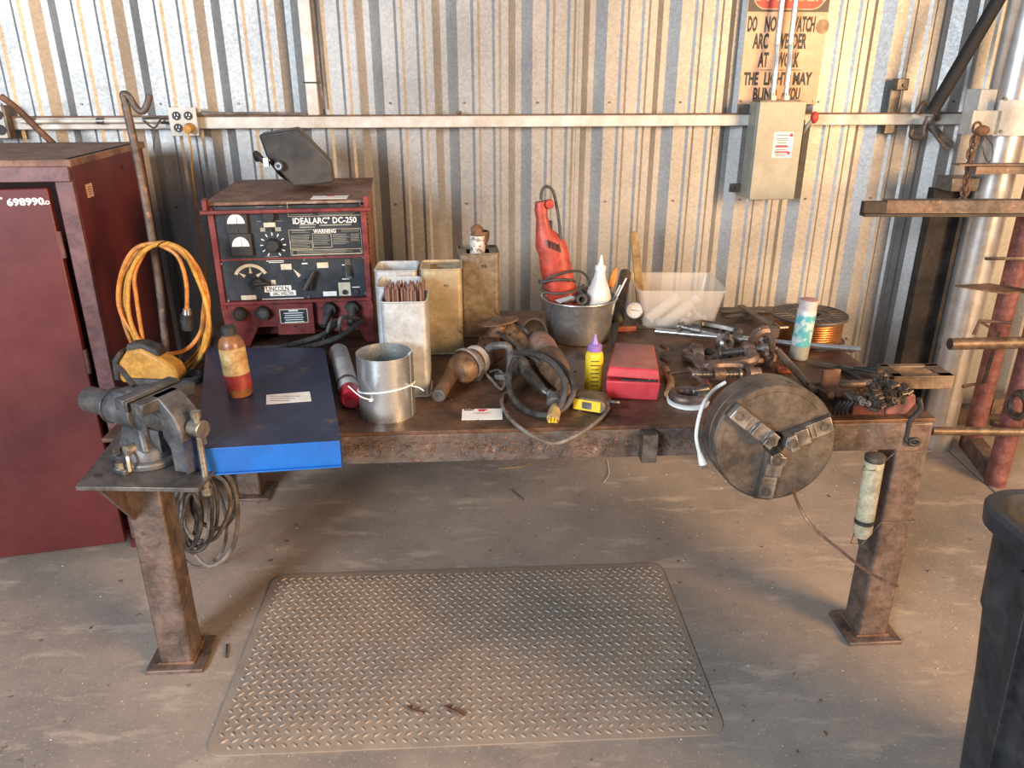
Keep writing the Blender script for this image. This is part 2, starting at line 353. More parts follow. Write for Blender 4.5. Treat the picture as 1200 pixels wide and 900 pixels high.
# back wall of ribbed sheets
wall = thing('wall_back', None, None, WM, kind='structure')
PIT = .327; x0 = (WMI @ Wl(147, 5)).x; i0 = -12
def rib_profile(xs):
    """cross-section of one pitch: recessed major rib then two minor ribs"""
    return [(xs-.056, 0), (xs-.022, .036), (xs+.004, .036), (xs+.050, 0),
            (xs+.108, 0), (xs+.120, -.009), (xs+.136, -.009), (xs+.148, 0),
            (xs+.200, 0), (xs+.212, -.009), (xs+.228, -.009), (xs+.240, 0)]
for k in range(11):
    pr = []; xa = x0+(i0+k*3)*PIT
    for q in range(3): pr += rib_profile(xa+q*PIT)
    pr = [(xa-.075, 0)]+pr+[(xa+3*PIT-.06, 0)]
    off = .002*(k % 2)
    vs = []; fs = []
    for (x, y) in pr: vs += [(x, y+off, -.01), (x, y+off, 3.6)]
    n = len(pr)
    for (x, y) in pr: vs += [(x, y+off+.0012, -.01), (x, y+off+.0012, 3.6)]
    for i in range(n-1):
        fs += [(2*i, 2*i+2, 2*i+3, 2*i+1), (2*n+2*i, 2*n+2*i+1, 2*n+2*i+3, 2*n+2*i+2)]
    fs += [(0, 1, 2*n+1, 2*n), (2*n-2, 4*n-2, 4*n-1, 2*n-1)]
    mb = MB(); mb.add(vs, fs); part('wall_panel', mb, G['wall'], wall, sharp=15)
mb = MB()
for k in range(-11, 12):
    for zz in (.5, 1.22, 1.66, 2.3):
        x = x0+k*PIT+.075; mb.cyl((x, .002, zz), (x, -.005, zz), .005, n=6)
part('screw_heads', mb, G['steel'], wall, kind='stuff')
# girt: horizontal steel channel
zg0 = Wl(600, 149, .06).z; zg1 = Wl(600, 135, .06).z
gx0, gx1 = (WMI @ Wl(-60, 141, .06)).x, (WMI @ Wl(1147, 141, .06)).x
g = thing('trim_1', None, None, WM, kind='structure')
mb = MB(); mb.box(((gx0+gx1)/2, -.034, (zg0+zg1)/2), (gx1-gx0, .05, zg1-zg0)); part('girt_channel', mb, G['whitesteel'], g, bev=.004)
mb = MB(); mb.box(((gx0+gx1)/2, -.065, zg1+.003), (gx1-gx0, .02, .004)); part('girt_lip', mb, G['rust'], g)
zm = (zg0+zg1)/2
# bottom sill of wall at right
mb = MB(); mb.M = WM; mb.box((.2, -.03, .05), (7.6, .05, .10)); o = part('baseboard_back', mb, G['brownst'], kind='structure', bev=.003)
# steel column pipe with bracket plate at right
colb = Vector((2.18, 3.58, 0))
c = thing('trim_2', None, None, TR(colb), kind='structure')
mb = MB(); mb.lathe([(1e-4, 0), (.088, 0), (.088, 3.4), (1e-4, 3.4)], 32); part('column_pipe', mb, G['silver'], c)
mb = MB(); mb.M = RZ(5)
zb0, zb1 = V(1160, 160, 3.45).z, V(1160, 117, 3.45).z
mb.box((-.02, -.098, (zb0+zb1)/2), (.2, .012, zb1-zb0)); mb.box((-.165, -.098, zb0+.055), (.13, .012, .10)); part('column_bracket', mb, G['whitesteel'], c, bev=.002)
mb = MB(); mb.M = RZ(5); mb.box((-.14, .0, (zb0+zb1)/2+.02), (.075, .1, zb1-zb0+.04)); part('bracket_channel', mb, G['whitesteel'], c, bev=.002)
mb = MB()
for dx, dz in ((-.08, .02), (.05, .02), (.05, .15), (-.09, .15)): mb.cyl((dx, -.098, zb0+dz), (dx, -.116, zb0+dz), .008, n=6)
part('bracket_bolts', mb, G['steel'], c)

# ================================================================ welding bench
TY = math.radians(3.3)
BM = TR(-1.162, 1.956, 0) @ Matrix.Rotation(TY, 4, 'Z')
bench = thing('welding_bench', 'long rusty steel welding bench covered in tools in front of the ribbed wall', 'workbench', BM)
L_, D_ = 2.44, 1.20
mb = MB(); mb.box((L_/2, D_/2, ZT-.006), (L_, D_, .012)); part('bench_top', mb, G['top'], bench, bev=.002)
mb = MB(); mb.box((L_/2+.12, .006, ZT-.012-.045), (L_-.30, .012, .09)); mb.box((L_/2+.12, .03, ZT-.095), (L_-.30, .05, .008)); part('front_beam', mb, G['beam'], bench, bev=.002)
mb = MB(); mb.box((L_/2, D_-.03, ZT-.055), (L_-.1, .05, .08)); part('rear_beam', mb, G['beam'], bench)
for xx in (.06, L_-.05):
    mb = MB(); mb.box((xx, D_/2, ZT-.055), (.06, D_-.14, .08)); part('side_rail', mb, G['leg'], bench, bev=.003)
for (lx, ly, fr) in ((.080, .05, 1), (L_-.055, .05, 1), (.04, 1.12, 0), (L_-.055, 1.12, 0)):
    mb = MB(); mb.box((lx, ly, .015+(ZT-.027)/2), (.102, .102, ZT-.027)); lg = part('leg', mb, G['leg'], bench, bev=.008)
    mb = MB(); mb.box((lx, ly, .0075), (.18, .165, .015)); part('foot_plate', mb, G['leg'], lg, bev=.003)
    mb = MB(); mb.tube([(lx-.053, ly-.053, .018), (lx+.053, ly-.053, .018), (lx+.053, ly+.053, .018), (lx-.053, ly+.053, .018)], .006, 6, 1, closed=True); part('weld_bead', mb, G['rust'], lg)
# receiver stub on the beam
s = T(762, 508, ZT-.02); s = BM.inverted() @ s
mb = MB(); sx = (BM.inverted() @ T(760, 500)).x
o_ = .022
mb.prism([(sx-o_, -.044), (sx+o_, -.044), (sx+o_, 0), (sx-o_, 0)], ZT-.10, ZT-.012)
mb.prism([(sx-o_+.005, -.039), (sx+o_-.005, -.039), (sx+o_-.005, -.005), (sx-o_+.005, -.005)], ZT-.0125, ZT-.0118); mb.m[-6:] = [1]*6
part('receiver_stub', mb, [G['steel'], G['groove']], bench, bev=0)
# vise shelf plate with gusset
a = T(88, 571, ZT+.01); b = T(232, 573, ZT+.01); p2 = Vector((b.x+.03, 2.02, 0)); p3 = Vector((-1.125, 2.03, 0))
Bi = BM.inverted(); quad = [(Bi @ p) for p in (a, b, p2, p3)]; quad = [(p.x, p.y) for p in quad]
mb = MB(); mb.prism(quad, ZT, ZT+.012); sh = part('vise_shelf', mb, G['plate'], bench, bev=.0015)
mb = MB(); hl = T(115, 557, ZT+.012); hl = Bi @ hl; mb.cyl((hl.x, hl.y, ZT+.0121), (hl.x, hl.y, ZT+.0128), .011, n=16); part('plate_hole', mb, G['groove'], sh)
mb = MB(); gx = Bi @ Vector((-1.10, 1.70, 0))
mb.add([(.075, -.255, ZT), (.04, .0, ZT), (.04, .0, ZT-.27), (.083, -.255, ZT), (.048, 0, ZT), (.048, 0, ZT-.27)], [(0, 1, 2), (3, 4, 5), (0, 1, 4, 3), (1, 2, 5, 4), (2, 0, 3, 5)])
part('gusset', mb, G['leg'], bench)
# chuck support plate low under the beam
cx = (Bi @ Vector((.70, 2.07, 0))).x
mb = MB(); mb.box((cx, -.05, ZT-.115), (.13, .16, .01)); mb.box((cx, .0, ZT-.09), (.13, .01, .05)); part('support_plate', mb, G['leg'], bench, bev=.001)

# ================================================================ maroon cabinet
CM = TR(-1.455, 2.62, 0) @ RZ(6)
cab = thing('steel_cabinet', 'tall maroon steel job-site cabinet with dusty top beside the bench', 'cabinet', CM)
cw, cdp, ch = 1.15, .69, 1.52
mb = MB(); mb.box((-cw/2, cdp-.01, ch/2+.04), (cw, .02, ch-.08)); mb.box((-.01, cdp/2, ch/2+.04), (.02, cdp, ch-.08)); mb.box((-cw+.01, cdp/2, ch/2+.04), (.02, cdp, ch-.08)); mb.box((-cw/2, cdp/2, .09), (cw-.02, cdp, .02)); part('body', mb, G['maroon'], cab, bev=.002)
mb = MB(); mb.box((-cw/2, cdp/2-.01, ch-.012), (cw+.02, cdp+.03, .024)); tp = part('top_panel', mb, [G['maroon_dust']], cab, bev=.003)
mb = MB(); mb.box((-cw/2, -.015, ch-.045), (cw, .03, .05)); part('header_rail', mb, G['maroon_edge'], cab, bev=.003)
mb = MB(); mb.box((-.028, -.008, ch/2+.02), (.056, .02, ch-.10)); part('door_frame', mb, G['maroon_edge'], cab, bev=.003)
mb = MB(); mb.box((-cw/2, .02, .12), (cw, .02, .06)); part('bottom_rail', mb, G['maroon'], cab)
for xx, yy in ((-.05, .06), (-.05, cdp-.06), (-cw+.05, .06), (-cw+.05, cdp-.06)):
    mb = MB(); mb.box((xx, yy, .04), (.07, .07, .08)); part('foot', mb, G['maroon'], cab, bev=.002)
DM = TR(-.075, -.022, 0) @ RZ(8)
mb = MB(); mb.M = DM; mb.box((-.52, 0, ch/2-.01), (1.04, .035, ch-.155)); dr = part('door', mb, G['maroon'], cab, bev=.004)
for zz in (.35, .78, 1.2):
    mb = MB(); mb.cyl((-.07, -.032, zz), (-.07, -.032, zz+.09), .008, n=10); part('hinge', mb, G['maroon_edge'], cab)
text('698990', DM @ TR(-.072, -.019, ch-.130), .032, G['white'], dr, sx=1.15, bold=.0012, name='door_number', spacing=1.0)
text('RO', DM @ TR(-.008-.005, -.019, ch-.134), .017, G['white'], dr, bold=.0006, name='door_letters')
mb = MB(); mb.M = DM; mb.box((-.155, -.0185, ch-.115), (.035, .001, .006)); part('door_dash', mb, G['white'], dr)
mb = MB(); mb.box((.0015, .10, ch-.115), (.002, .05, .045)); st = part('sticker', mb, G['signbg'], cab, label='small orange sticker')
mb = MB()
for i in range(4): mb.box((.0029, .10, ch-.103-.008*i), (.0006, .034, .0022))
part('sticker_lines', mb, G['ink'], st)
mb = MB(); mb.cyl((.001, .44, ch-.075), (.0025, .44, ch-.075), .009, n=12); part('side_hole', mb, G['groove'], cab)

# ---------------------------------------------------------------- bent rod stand by the cabinet
p0 = T(196, 425); p0.z = ZT+.003; yb = p0.y
pp = [p0, V(186, 330, yb), V(166, 210, yb), V(147, 122, yb), V(144, 111, yb), V(150, 112, yb), V(161, 128, yb), V(168, 130, yb), V(173, 121, yb), V(175, 111, yb)]
mb = MB(); mb.tube(pp[:4], .013, 10, 3); mb.tube(pp[3:], .0105, 10, 5)
solo('hook_topped_rod', mb, G['beam'], 'upright rusty steel rod with a bent hook top carrying the orange cord coil', 'rod stand')

# orange extension cord coil hung on the rod
ycoil = yb-.045
root = thing('extension_cord', 'coiled orange extension cord hanging on the upright rod above the vise', 'cord', TR(V(195, 440, ycoil)))
def loop(cu, cv, ru, rv, tilt, y, n=14, wob=2.5, seed=1):
    rnd = random.Random(seed); out = []
    for i in range(n):
        a = 2*math.pi*i/n; x = ru*math.cos(a); yv = rv*math.sin(a); t = math.radians(tilt)
        out.append(V(cu+x*math.cos(t)-yv*math.sin(t)+rnd.uniform(-wob, wob), cv+x*math.sin(t)+yv*math.cos(t)+rnd.uniform(-wob, wob)*.6, y+rnd.uniform(-.012, .012)))
    return out
for i, (cu, cv, ru, rv, tl, m_) in enumerate(((192, 358, 51, 74, -8, 'orange'), (196, 361, 48, 76, -6, 'yellowcord'), (190, 350, 49, 66, -16, 'orange'), (198, 362, 45, 78, -12, 'yellowcord'))):
    mb = MB(); mb.tube(loop(cu, cv, ru, rv, tl, ycoil-.016*i, seed=i), .0072, 8, 4, closed=True); part('cord_loop', mb, G[m_], root, world=True)
mb = MB(); mb.tube([V(172, 290, ycoil-.03), V(158, 320, ycoil-.03), V(160, 350, ycoil-.03), V(166, 390, ycoil-.03), V(171, 418, ycoil-.02)], .007, 8); mb.tube([V(185, 286, ycoil-.03), V(208, 300, ycoil-.04), V(218, 330, ycoil-.04), V(219, 362, ycoil-.04)], .007, 8)
part('cord_tail', mb, G['orange'], root, world=True)
mb = MB(); a, b = V(219, 362, ycoil-.04), V(220, 386, ycoil-.04); mb.cyl(a, a+(b-a)*.25, .013, .016, n=16); mb.mi = 1; mb.cyl(a+(b-a)*.25, b, .021, .019, n=20); mb.cyl(a+(b-a)*.45, a+(b-a)*.62, .023, .023, n=20)
part('plug', mb, [G['chrome'], G['black']], root, world=True)
mb = MB(); q = V(188, 286, ycoil-.06); mb.tube([q+Vector((-.012, 0, -.012)), q+Vector((.005, -.02, .004)), q+Vector((.02, 0, .01))], .0022, 6); part('wire_tie', mb, G['black'], root, world=True)

# ================================================================ wall fittings (left)
def wl(u, v, off): return WMI @ Wl(u, v, off)
# outlet box with four sockets and yellow plug
ob = wl(216, 142.5, .10); root = thing('outlet_box', 'square metal box of four black sockets on the wall rail', 'power outlet', WM @ TR(ob.x, -.06, ob.z))
hw = .057
mb = MB(); mb.box((0, -.025, 0), (2*hw-.006, .05, 2*hw-.006)); part('box_body', mb, G['galv'], root, bev=.003)
mb = MB(); mb.box((0, -.052, 0), (2*hw, .004, 2*hw)); part('cover_plate', mb, G['whitesteel'], root, bev=.0015)
for i, (dx, dz) in enumerate(((-.024, .024), (.024, .024), (-.024, -.024), (.024, -.024))):
    mb = MB(); mb.cyl((dx, -.054, dz), (dx, -.0575, dz), .0175, n=20); mb.mi = 1
    for ex in (-.006, .006): mb.box((dx+ex, -.0578, dz+.004), (.0022, .0008, .008))
    mb.cyl((dx, -.0575, dz-.008), (dx, -.058, dz-.008), .003, n=8); part('socket', mb, [G['black'], G['chrome']], root)
root2 = thing('yellow_power_cord', 'yellow plug and cord dropping from the outlet box behind the welder', 'cord', WM @ TR(ob.x, -.06, ob.z))
mb = MB(); mb.cyl((.024, -.058, -.024), (.024, -.10, -.028), .021, .017, n=18); part('plug', mb, G['yellowcord'], root2)
x_, z_ = ob.x, ob.z
mb = MB(); mb.tube([WM @ Vector((x_+.024, -.155, z_-.035)), WM @ Vector((x_+.026, -.15, z_-.10)), Wl(226, 210, .14), Wl(238, 300, .12), Wl(247, 372, .10), Wl(250, 400, .08)], .0042, 8); part('cord', mb, G['yellowcord'], root2, world=True)
# conduits on the girt (left part) : straight pipes between box at far left and outlet box
root = thing('wall_conduit', 'pair of thin white conduit pipes along the wall rail left of the outlet', 'conduit', WM @ TR(ob.x-.4, -.07, zm))
mb = MB()
a, b = wl(22, 141, .1).x, ob.x-hw
for dz in (.010,): mb.cyl((a-ob.x+.4, -.012, dz), (b-ob.x+.4, -.012, dz), .009, n=12)
part('pipe', mb, G['whitesteel'], root)
mb = MB()
for t in (.05, .5, .93): mb.cyl((a-ob.x+.4+(b-a)*t, -.012, .010), (a-ob.x+.4+(b-a)*t+.03, -.012, .010), .013, n=12)
part('coupling', mb, G['steel'], root)
# armoured cable right of the outlet
mb = MB(); mb.tube([WM @ Vector((ob.x+hw, -.075, zg1+.012)), Wl(300, 133, .08), Wl(350, 133.5, .08), Wl(358, 134.5, .08)], .0065, 8)
solo('armoured_cable', mb, G['greycord'], 'thin ribbed metal cable lying on the wall rail right of the outlet box', 'cable')
# white upright square tube + dark cable strapped to it
tp_, bt = wl(355, -10, .07), wl(366, 134, .07)
xm = (tp_.x+bt.x)/2
root = thing('strut_post', 'white square steel upright on top of the wall rail with a flexible cable tied on', 'post', WM @ TR(xm, -.03, zg1))
hh = 1.1; mb = MB(); mb.box((0, -.012, hh/2+.003), (.048, .04, hh)); part('upright', mb, G['whitesteel'], root, bev=.002)
mb = MB(); pts = [(.036+.002*math.sin(i), -.02, .06+i*.1) for i in range(11)]; pts[0] = (.045, -.012, .03); mb.tube(pts, .0065, 8, 3); part('flexible_cable', mb, G['greycord'], root)
mb = MB(); mb.box((.004, -.014, .135), (.07, .046, .006)); part('strap', mb, G['black'], root)
# junction box with fan-like guard at far left
q = wl(2, 143, .10); root = thing('socket_plate', 'corner of a metal outlet plate with round black sockets at the far left', 'power outlet', WM @ TR(q.x-.03, -.06, q.z))
mb = MB(); mb.box((0, -.02, 0), (.11, .05, .13)); part('box_body', mb, G['brownst'], root, bev=.003)
mb = MB(); mb.box((-.005, -.047, 0), (.10, .004, .125)); part('cover_plate', mb, G['whitesteel'], root)
for dx in (-.026, .024):
    for dz in (-.03, .03):
        mb = MB(); mb.cyl((dx, -.049, dz), (dx, -.054, dz), .021, n=20); part('socket', mb, G['black'], root)
mb = MB(); mb.tube([Wl(1, 113, .26), Wl(12, 121, .26), Wl(25, 132, .24), Wl(45, 152, .22), Wl(66, 172, .20), Wl(72, 182, .2)], .013, 10)
solo('bent_hose', mb, G['rust'], 'dark bent bar leaning over the cabinet top at the left', 'bar')
# spring-clip hook on the rail (left)
p = [Wl(167, 139, .1), Wl(187, 138, .12), Wl(186, 143, .12), Wl(180, 150, .12), Wl(168, 141, .1)]
mb = MB(); mb.tube(p, .004, 6, 3); mb.tube([Wl(180, 150, .12), Wl(181, 160, .12), Wl(180, 175, .11), Wl(184, 186, .11)], .0022, 6)
solo('wire_hook', mb, G['steel'], 'small bent wire hook hanging on the rail left of the outlet', 'hook')
# debris on the rail
mb = MB(); q = Wl(538, 134, .06); mb.ball((q.x, q.y, zg1+.012), .008, 8, (1.8, 1, 1)); solo('wasp_nest', mb, G['debris'], 'small brown mud lump stuck on the rail above the tin cans', 'mud lump')
# ================================================================ right wall: sign, conduits, switch box
a = wl(866, 124, .03); b = wl(958, 121, .03); c_ = wl(966, 0, .03)
sw = b.x-a.x; shh = sw*1.43
root = thing('danger_sign', 'faded danger sign about arc welding with black lettering above the switch box', 'sign', WM @ TR(a.x, -.012, (a.z+b.z)/2))
mb = MB(); mb.box((sw/2, 0, shh/2), (sw, .003, shh)); pl = part('sign_plate', mb, G['signbg'], root)
zt = (wl(915, 14, .03).z-(a.z+b.z)/2); hd = shh-zt
mb = MB(); mb.box((sw/2, -.002, zt+hd/2), (sw*.99, .001, hd*.98)); part('header', mb, G['signdark'], root)
def rrect(cx, cz, w_, h_, r, n=8):
    out = []
    for k, (sx, sz) in enumerate(((1, 1), (-1, 1), (-1, -1), (1, -1))):
        for i in range(n+1):
            t = math.pi/2*(k+i/n); out.append((cx+sx*(w_/2-r)+r*math.cos(t), cz+sz*(h_/2-r)+r*math.sin(t)))
    return out
XZ = RX(90)   # prism drawn in x,z and extruded along -y
def flat(mb, poly, y0, y1): mb.prism([(x, z) for x, z in poly], -y0, -y1, XZ)
mb = MB(); flat(mb, rrect(sw/2, zt+hd/2, sw*.90, hd*.86, hd*.42), -.0026, -.0034); part('oval_line', mb, G['signbg'], root)
mb = MB(); flat(mb, rrect(sw/2, zt+hd/2, sw*.87, hd*.80, hd*.39), -.0034, -.0042); part('oval', mb, G['signred'], root)
text('DANGER', TR(sw/2, -.0046, zt+hd*.50), hd*.62, G['signbg'], root, sx=.88, bold=.0016)
rows = [(29, (('DO', 878, 889), ('NOT', 898, 917), ('WATCH', 928, 957))), (49, (('ARC', 884, 902), ('WELDER', 912, 947))), (71, (('AT', 890, 902), ('WORK', 912, 938))),
        (93, (('THE', 873, 890), ('LIGHT', 897, 925), ('MAY', 931, 953))), (111, (('BLIND', 884, 912), ('YOU', 923, 939)))]
for v_, ws in rows:
    z = wl(915, v_, .03).z-(a.z+b.z)/2
    for s_, ua, ub in ws:
        xa, xb = wl(ua, v_, .03).x-a.x, wl(ub, v_, .03).x-a.x
        o = text(s_, TR(0, -.0026, z), .084 if v_ < 80 else .072, G['ink'], root, bold=.0028)
        xs = [p.co.x for p in o.data.vertices]; f = (xb-xa)/(max(xs)-min(xs)); x0_ = min(xs)
        for p in o.data.vertices: p.co.x = xa+(p.co.x-x0_)*f
mb = MB(); z = wl(915, 82, .03).z-(a.z+b.z)/2; mb.box((sw/2, -.0026, z), (sw*.52, .001, .003)); part('rule_line', mb, G['ink'], root)
mb = MB(); mb.cyl((sw*.95, -.0018, sw*.88), (sw*.95, -.0024, sw*.88), .03, n=20); part('worn_patch', mb, G['brownst'], root)
mb = MB()
for dx in (.012, sw-.012): mb.cyl((dx, -.001, .015), (dx, -.006, .015), .006, n=10)
part('mounting_screw', mb, G['steel'], root)

# fused disconnect switch
fb = wl(905, 233, .17); root = thing('disconnect_switch', 'grey-green electrical disconnect box with a red-knobbed lever', 'switch box', WM @ TR(wl(878, 233, .17).x, -.05, wl(900, 233, .17).z))
bw = wl(928, 233, .17).x-wl(878, 233, .17).x; bh = wl(915, 120, .17).z-wl(900, 233, .17).z; bd = .12
mb = MB(); mb.box((bw/2, -bd/2+.012, bh/2), (bw, bd-.02, bh)); part('enclosure', mb, G['boxgrey'], root, bev=.003)
mb = MB(); mb.box((bw/2+.004, -bd+.004, bh/2), (bw+.010, .012, bh+.008)); dr = part('door', mb, G['boxgrey'], root, bev=.003)
mb = MB(); mb.box((bw/2, -bd/2+.01, bh+.003), (bw*.9, bd*.8, .012)); part('top_lip', mb, G['brownst'], root)
mb = MB(); mb.box((bw*.62, -bd-.0025, bh*.57), (bw*.45, .001, bh*.265)); lb = part('warning_label', mb, G['paper'], root, label='white and red printed warning label')
mb = MB(); 
for i, (wf, zz) in enumerate(((.34, .67), (.30, .635), (.30, .615), (.24, .59), (.28, .565), (.28, .52), (.30, .475), (.26, .46))): mb.box((bw*.59, -bd-.0033, bh*zz), (bw*wf*.9, .0006, .0028))
part('label_print', mb, G['ink'], lb)
mb = MB()
for zz in (.552, .497): mb.box((bw*.60, -bd-.0036, bh*zz), (bw*.30, .0006, .007))
mb.box((bw*.79, -bd-.0036, bh*.67), (bw*.07, .0006, .014)); mb.box((bw*.77, -bd-.0036, bh*.485), (bw*.07, .0006, .014)); part('red_print', mb, G['red'], lb, kind='stuff')
mb = MB(); mb.box((bw+.012, -bd*.55, bh*.68), (.006, .06, .17)); part('lever_plate', mb, G['galv'], root)
mb = MB(); mb.tube([(bw+.018, -bd*.6, bh*.62), (bw+.035, -bd*.75, bh*.74), (bw+.06, -bd*.85, bh*.84)], .009, 8); lv = part('lever', mb, G['boxgrey'], root)
mb = MB(); mb.ball((bw+.062, -bd*.85, bh*.845), .022, 16, (.8, .8, 1.2)); part('knob', mb, G['signred'], lv)
mb = MB(); mb.box((bw+.012, -bd*.95, bh*.58), (.004, .012, .20)); part('lever_slot', mb, G['groove'], root)
for dx, dz in ((-.03, bh-.03), (-.03, .035), (bw+.01, bh-.01)):
    mb = MB(); mb.box((dx, .0, dz), (.05, .006, .04)); mb.cyl((dx-.008, -.003, dz), (dx-.008, -.012, dz), .009, n=6); part('mounting_tab', mb, G['steel'], root, bev=.001)
# conduits going up from the switch
for i, (ub, ut) in enumerate(((907.5, 916), (923, 931))):
    q = wl(ub, 119, .13); zt_ = q.z; x1 = wl(ut, 0, .13).x
    root = thing('conduit_pipe', ('left' if i == 0 else 'right')+' one of two galvanised conduit pipes rising from the switch box over the sign', 'conduit', WM @ TR(q.x, -.09, zt_), group=None)
    mb = MB(); mb.tube([(0, -.012, .004), (0, -.012, .03), (-.0, -.012, .12), (.006, .012, .22), (.006, .02, .34), (.006, .02, 1.2)], .0125, 12, 5); part('pipe', mb, G['galv'], root)
    mb = MB(); mb.cyl((0, -.012, 0), (0, -.012, .022), .021, n=6); mb.cyl((0, -.012, .022), (0, -.012, .036), .017, n=14); part('connector', mb, G['bolt'], root)
# fittings on the rail at right
q = wl(1050, 118, .06); root = thing('rail_bracket', 'small dark angle bracket behind the wall rail beside the diagonal bar', 'bracket', WM @ TR(q.x, -.03, zg0-.05))
mb = MB(); mb.box((0, -.004, .11), (.05, .03, .20)); part('back_leg', mb, G['steel'], root, bev=.003)
mb = MB(); mb.box((.012, -.02, .225), (.055, .05, .05)); mb.cyl((.012, -.045, .222), (.012, -.052, .222), .008, n=6); part('front_leg', mb, G['steel'], root, bev=.003)
mb = MB(); A_, B_ = Wl(1093, 130, .22), Wl(1178, -14, .32); mb.cyl(A_, B_+(B_-A_)*.3, .028, n=18)
solo('black_bar', mb, mat('black_paint', (.006, .006, .007), (.012, .011, .011), .7, 0, 20), 'round black bar slanting up to the right above the wall rail', 'bar')
# locking pliers (C jaw) clipped on the rail
root = thing('locking_pliers', 'steel locking C-clamp pliers gripping the wall rail at the right', 'pliers', WM @ TR(wl(1088, 140, .1).x, -.08, zg1))
def WP(us, off): return [Wl(u, v, off) for u, v in us]
mb = MB(); mb.tube(WP([(1075, 134), (1080, 123), (1086, 121), (1093, 128), (1098, 134)], .10), .012, 8); mb.cyl(Wl(1098, 134, .09), Wl(1098, 139, .07), .013, n=12); part('upper_jaw', mb, G['clamp'], root, world=True)
mb = MB(); mb.tube(WP([(1088, 137), (1083, 150), (1082, 158), (1074, 161), (1068, 159), (1069, 152)], .13), .012, 8); mb.cyl(Wl(1069, 153, .12), Wl(1069, 148, .09), .012, n=12); part('lower_jaw', mb, G['clamp'], root, world=True)
mb = MB(); mb.tube(WP([(1090, 136), (1089, 145), (1096, 153), (1106, 162), (1115, 169)], .13), .012, 8, rs=(.022, .013)); part('handle', mb, G['jaw'], root, world=True)
mb = MB(); mb.tube(WP([(1092, 150), (1098, 160), (1104, 168), (1110, 175)], .15), .010, 8); part('lever', mb, G['jaw'], root, world=True)
# chain hanging from the column bracket
root = thing('hanging_chain', 'rusty steel chain hanging down beside the silver column', 'chain', TR(V(1128, 240, 3.42)))
c0, c1 = V(1145, 150, 3.42), V(1127, 238, 3.42)
lk = MB(); lk.tube([(-.013, 0, -.014), (-.013, 0, .014), (0, 0, .024), (.013, 0, .014), (.013, 0, -.014), (0, 0, -.024)], .0055, 6, 2, closed=True)
lm = lk.mesh('link', G['rust'])
for i in range(13):
    o = bpy.data.objects.new('link', lm); COL.objects.link(o); o.parent = root
    p = c0+(c1-c0)*(i/12); p = MW[root.name].inverted() @ p; o.matrix_local = TR(p+Vector((random.uniform(-.004, .004), 0, 0))) @ RZ(90*(i % 2)+random.uniform(-20, 20))
mb = MB(); mb.tube([V(1157, 160, 3.42), V(1151, 170, 3.42), V(1156, 188, 3.42), V(1162, 188, 3.42), V(1163, 170, 3.42), V(1155, 160, 3.42)], .0028, 6, 2, closed=True); solo('wire_clip', mb, G['steel'], 'bent wire clip hanging beside the chain at the column', 'clip')
mb = MB(); mb.ball(V(1151, 153, 3.40), .022, 12, (1.5, .6, 1)); solo('shackle_ring', mb, G['rust'], 'rusty ring lug hooked on the column bracket', 'ring')

# I-beam offcut standing behind the bench end
root = thing('steel_beam', 'dark steel I-beam standing upright against the wall behind the bench end', 'beam', TR(2.03, 3.66, 0) @ RZ(5))
bh_ = 1.29
mb = MB(); mb.box((-.02, -.05, bh_/2), (.15, .012, bh_)); part('flange', mb, G['darkbeam'], root, bev=.002)
mb = MB(); mb.box((-.075, -.02, bh_/2), (.02, .07, bh_)); part('edge_channel', mb, G['darkbeam'], root, bev=.002)
mb = MB(); mb.box((.03, -.075, bh_/2), (.02, .05, bh_)); part('web', mb, G['darkbeam'], root, bev=.002)
mb = MB(); mb.box((-.02, -.09, bh_+.03), (.13, .12, .06)); part('cap_block', mb, G['steel'], root, bev=.003)

# ================================================================ pipe rack (right edge)
root = thing('pipe_rack', 'maroon painted pipe rack with projecting steel arms at the right edge', 'rack', TR(2.35, 3.2, 0))
A0 = T(1128, 510, 0); A0 = Vector((2.33, 3.50, 0))
B0 = Vector((2.26, 3.16, 0))
mb = MB(); mb.cyl(A0+Vector((0, 0, .02)), A0+Vector((0, 0, 2.3)), .044, n=20); part('rear_post', mb, G['post'], root, world=True)
mb = MB(); mb.cyl(B0+Vector((0, 0, .0)), B0+Vector((0, 0, 2.3)), .045, n=20); part('front_post', mb, G['post'], root, world=True)
mb = MB(); d = (B0-A0); an = math.degrees(math.atan2(d.y, d.x)); mb.box((.15, .0, .045), (.42, .07, .09), TR(A0) @ RZ(an)); part('skid_beam', mb, G['beam'], root, world=True, bev=.003)
def bar(name, u0, v0, y0, L, dz, dy, m_, lift=0, ang=0):
    p = V(u0, v0, y0); mb = MB(); mb.box((L/2, 0, 0), (L, dy, dz), TR(p) @ RZ(ang)); return part(name, mb, m_, root, world=True, bev=.002)
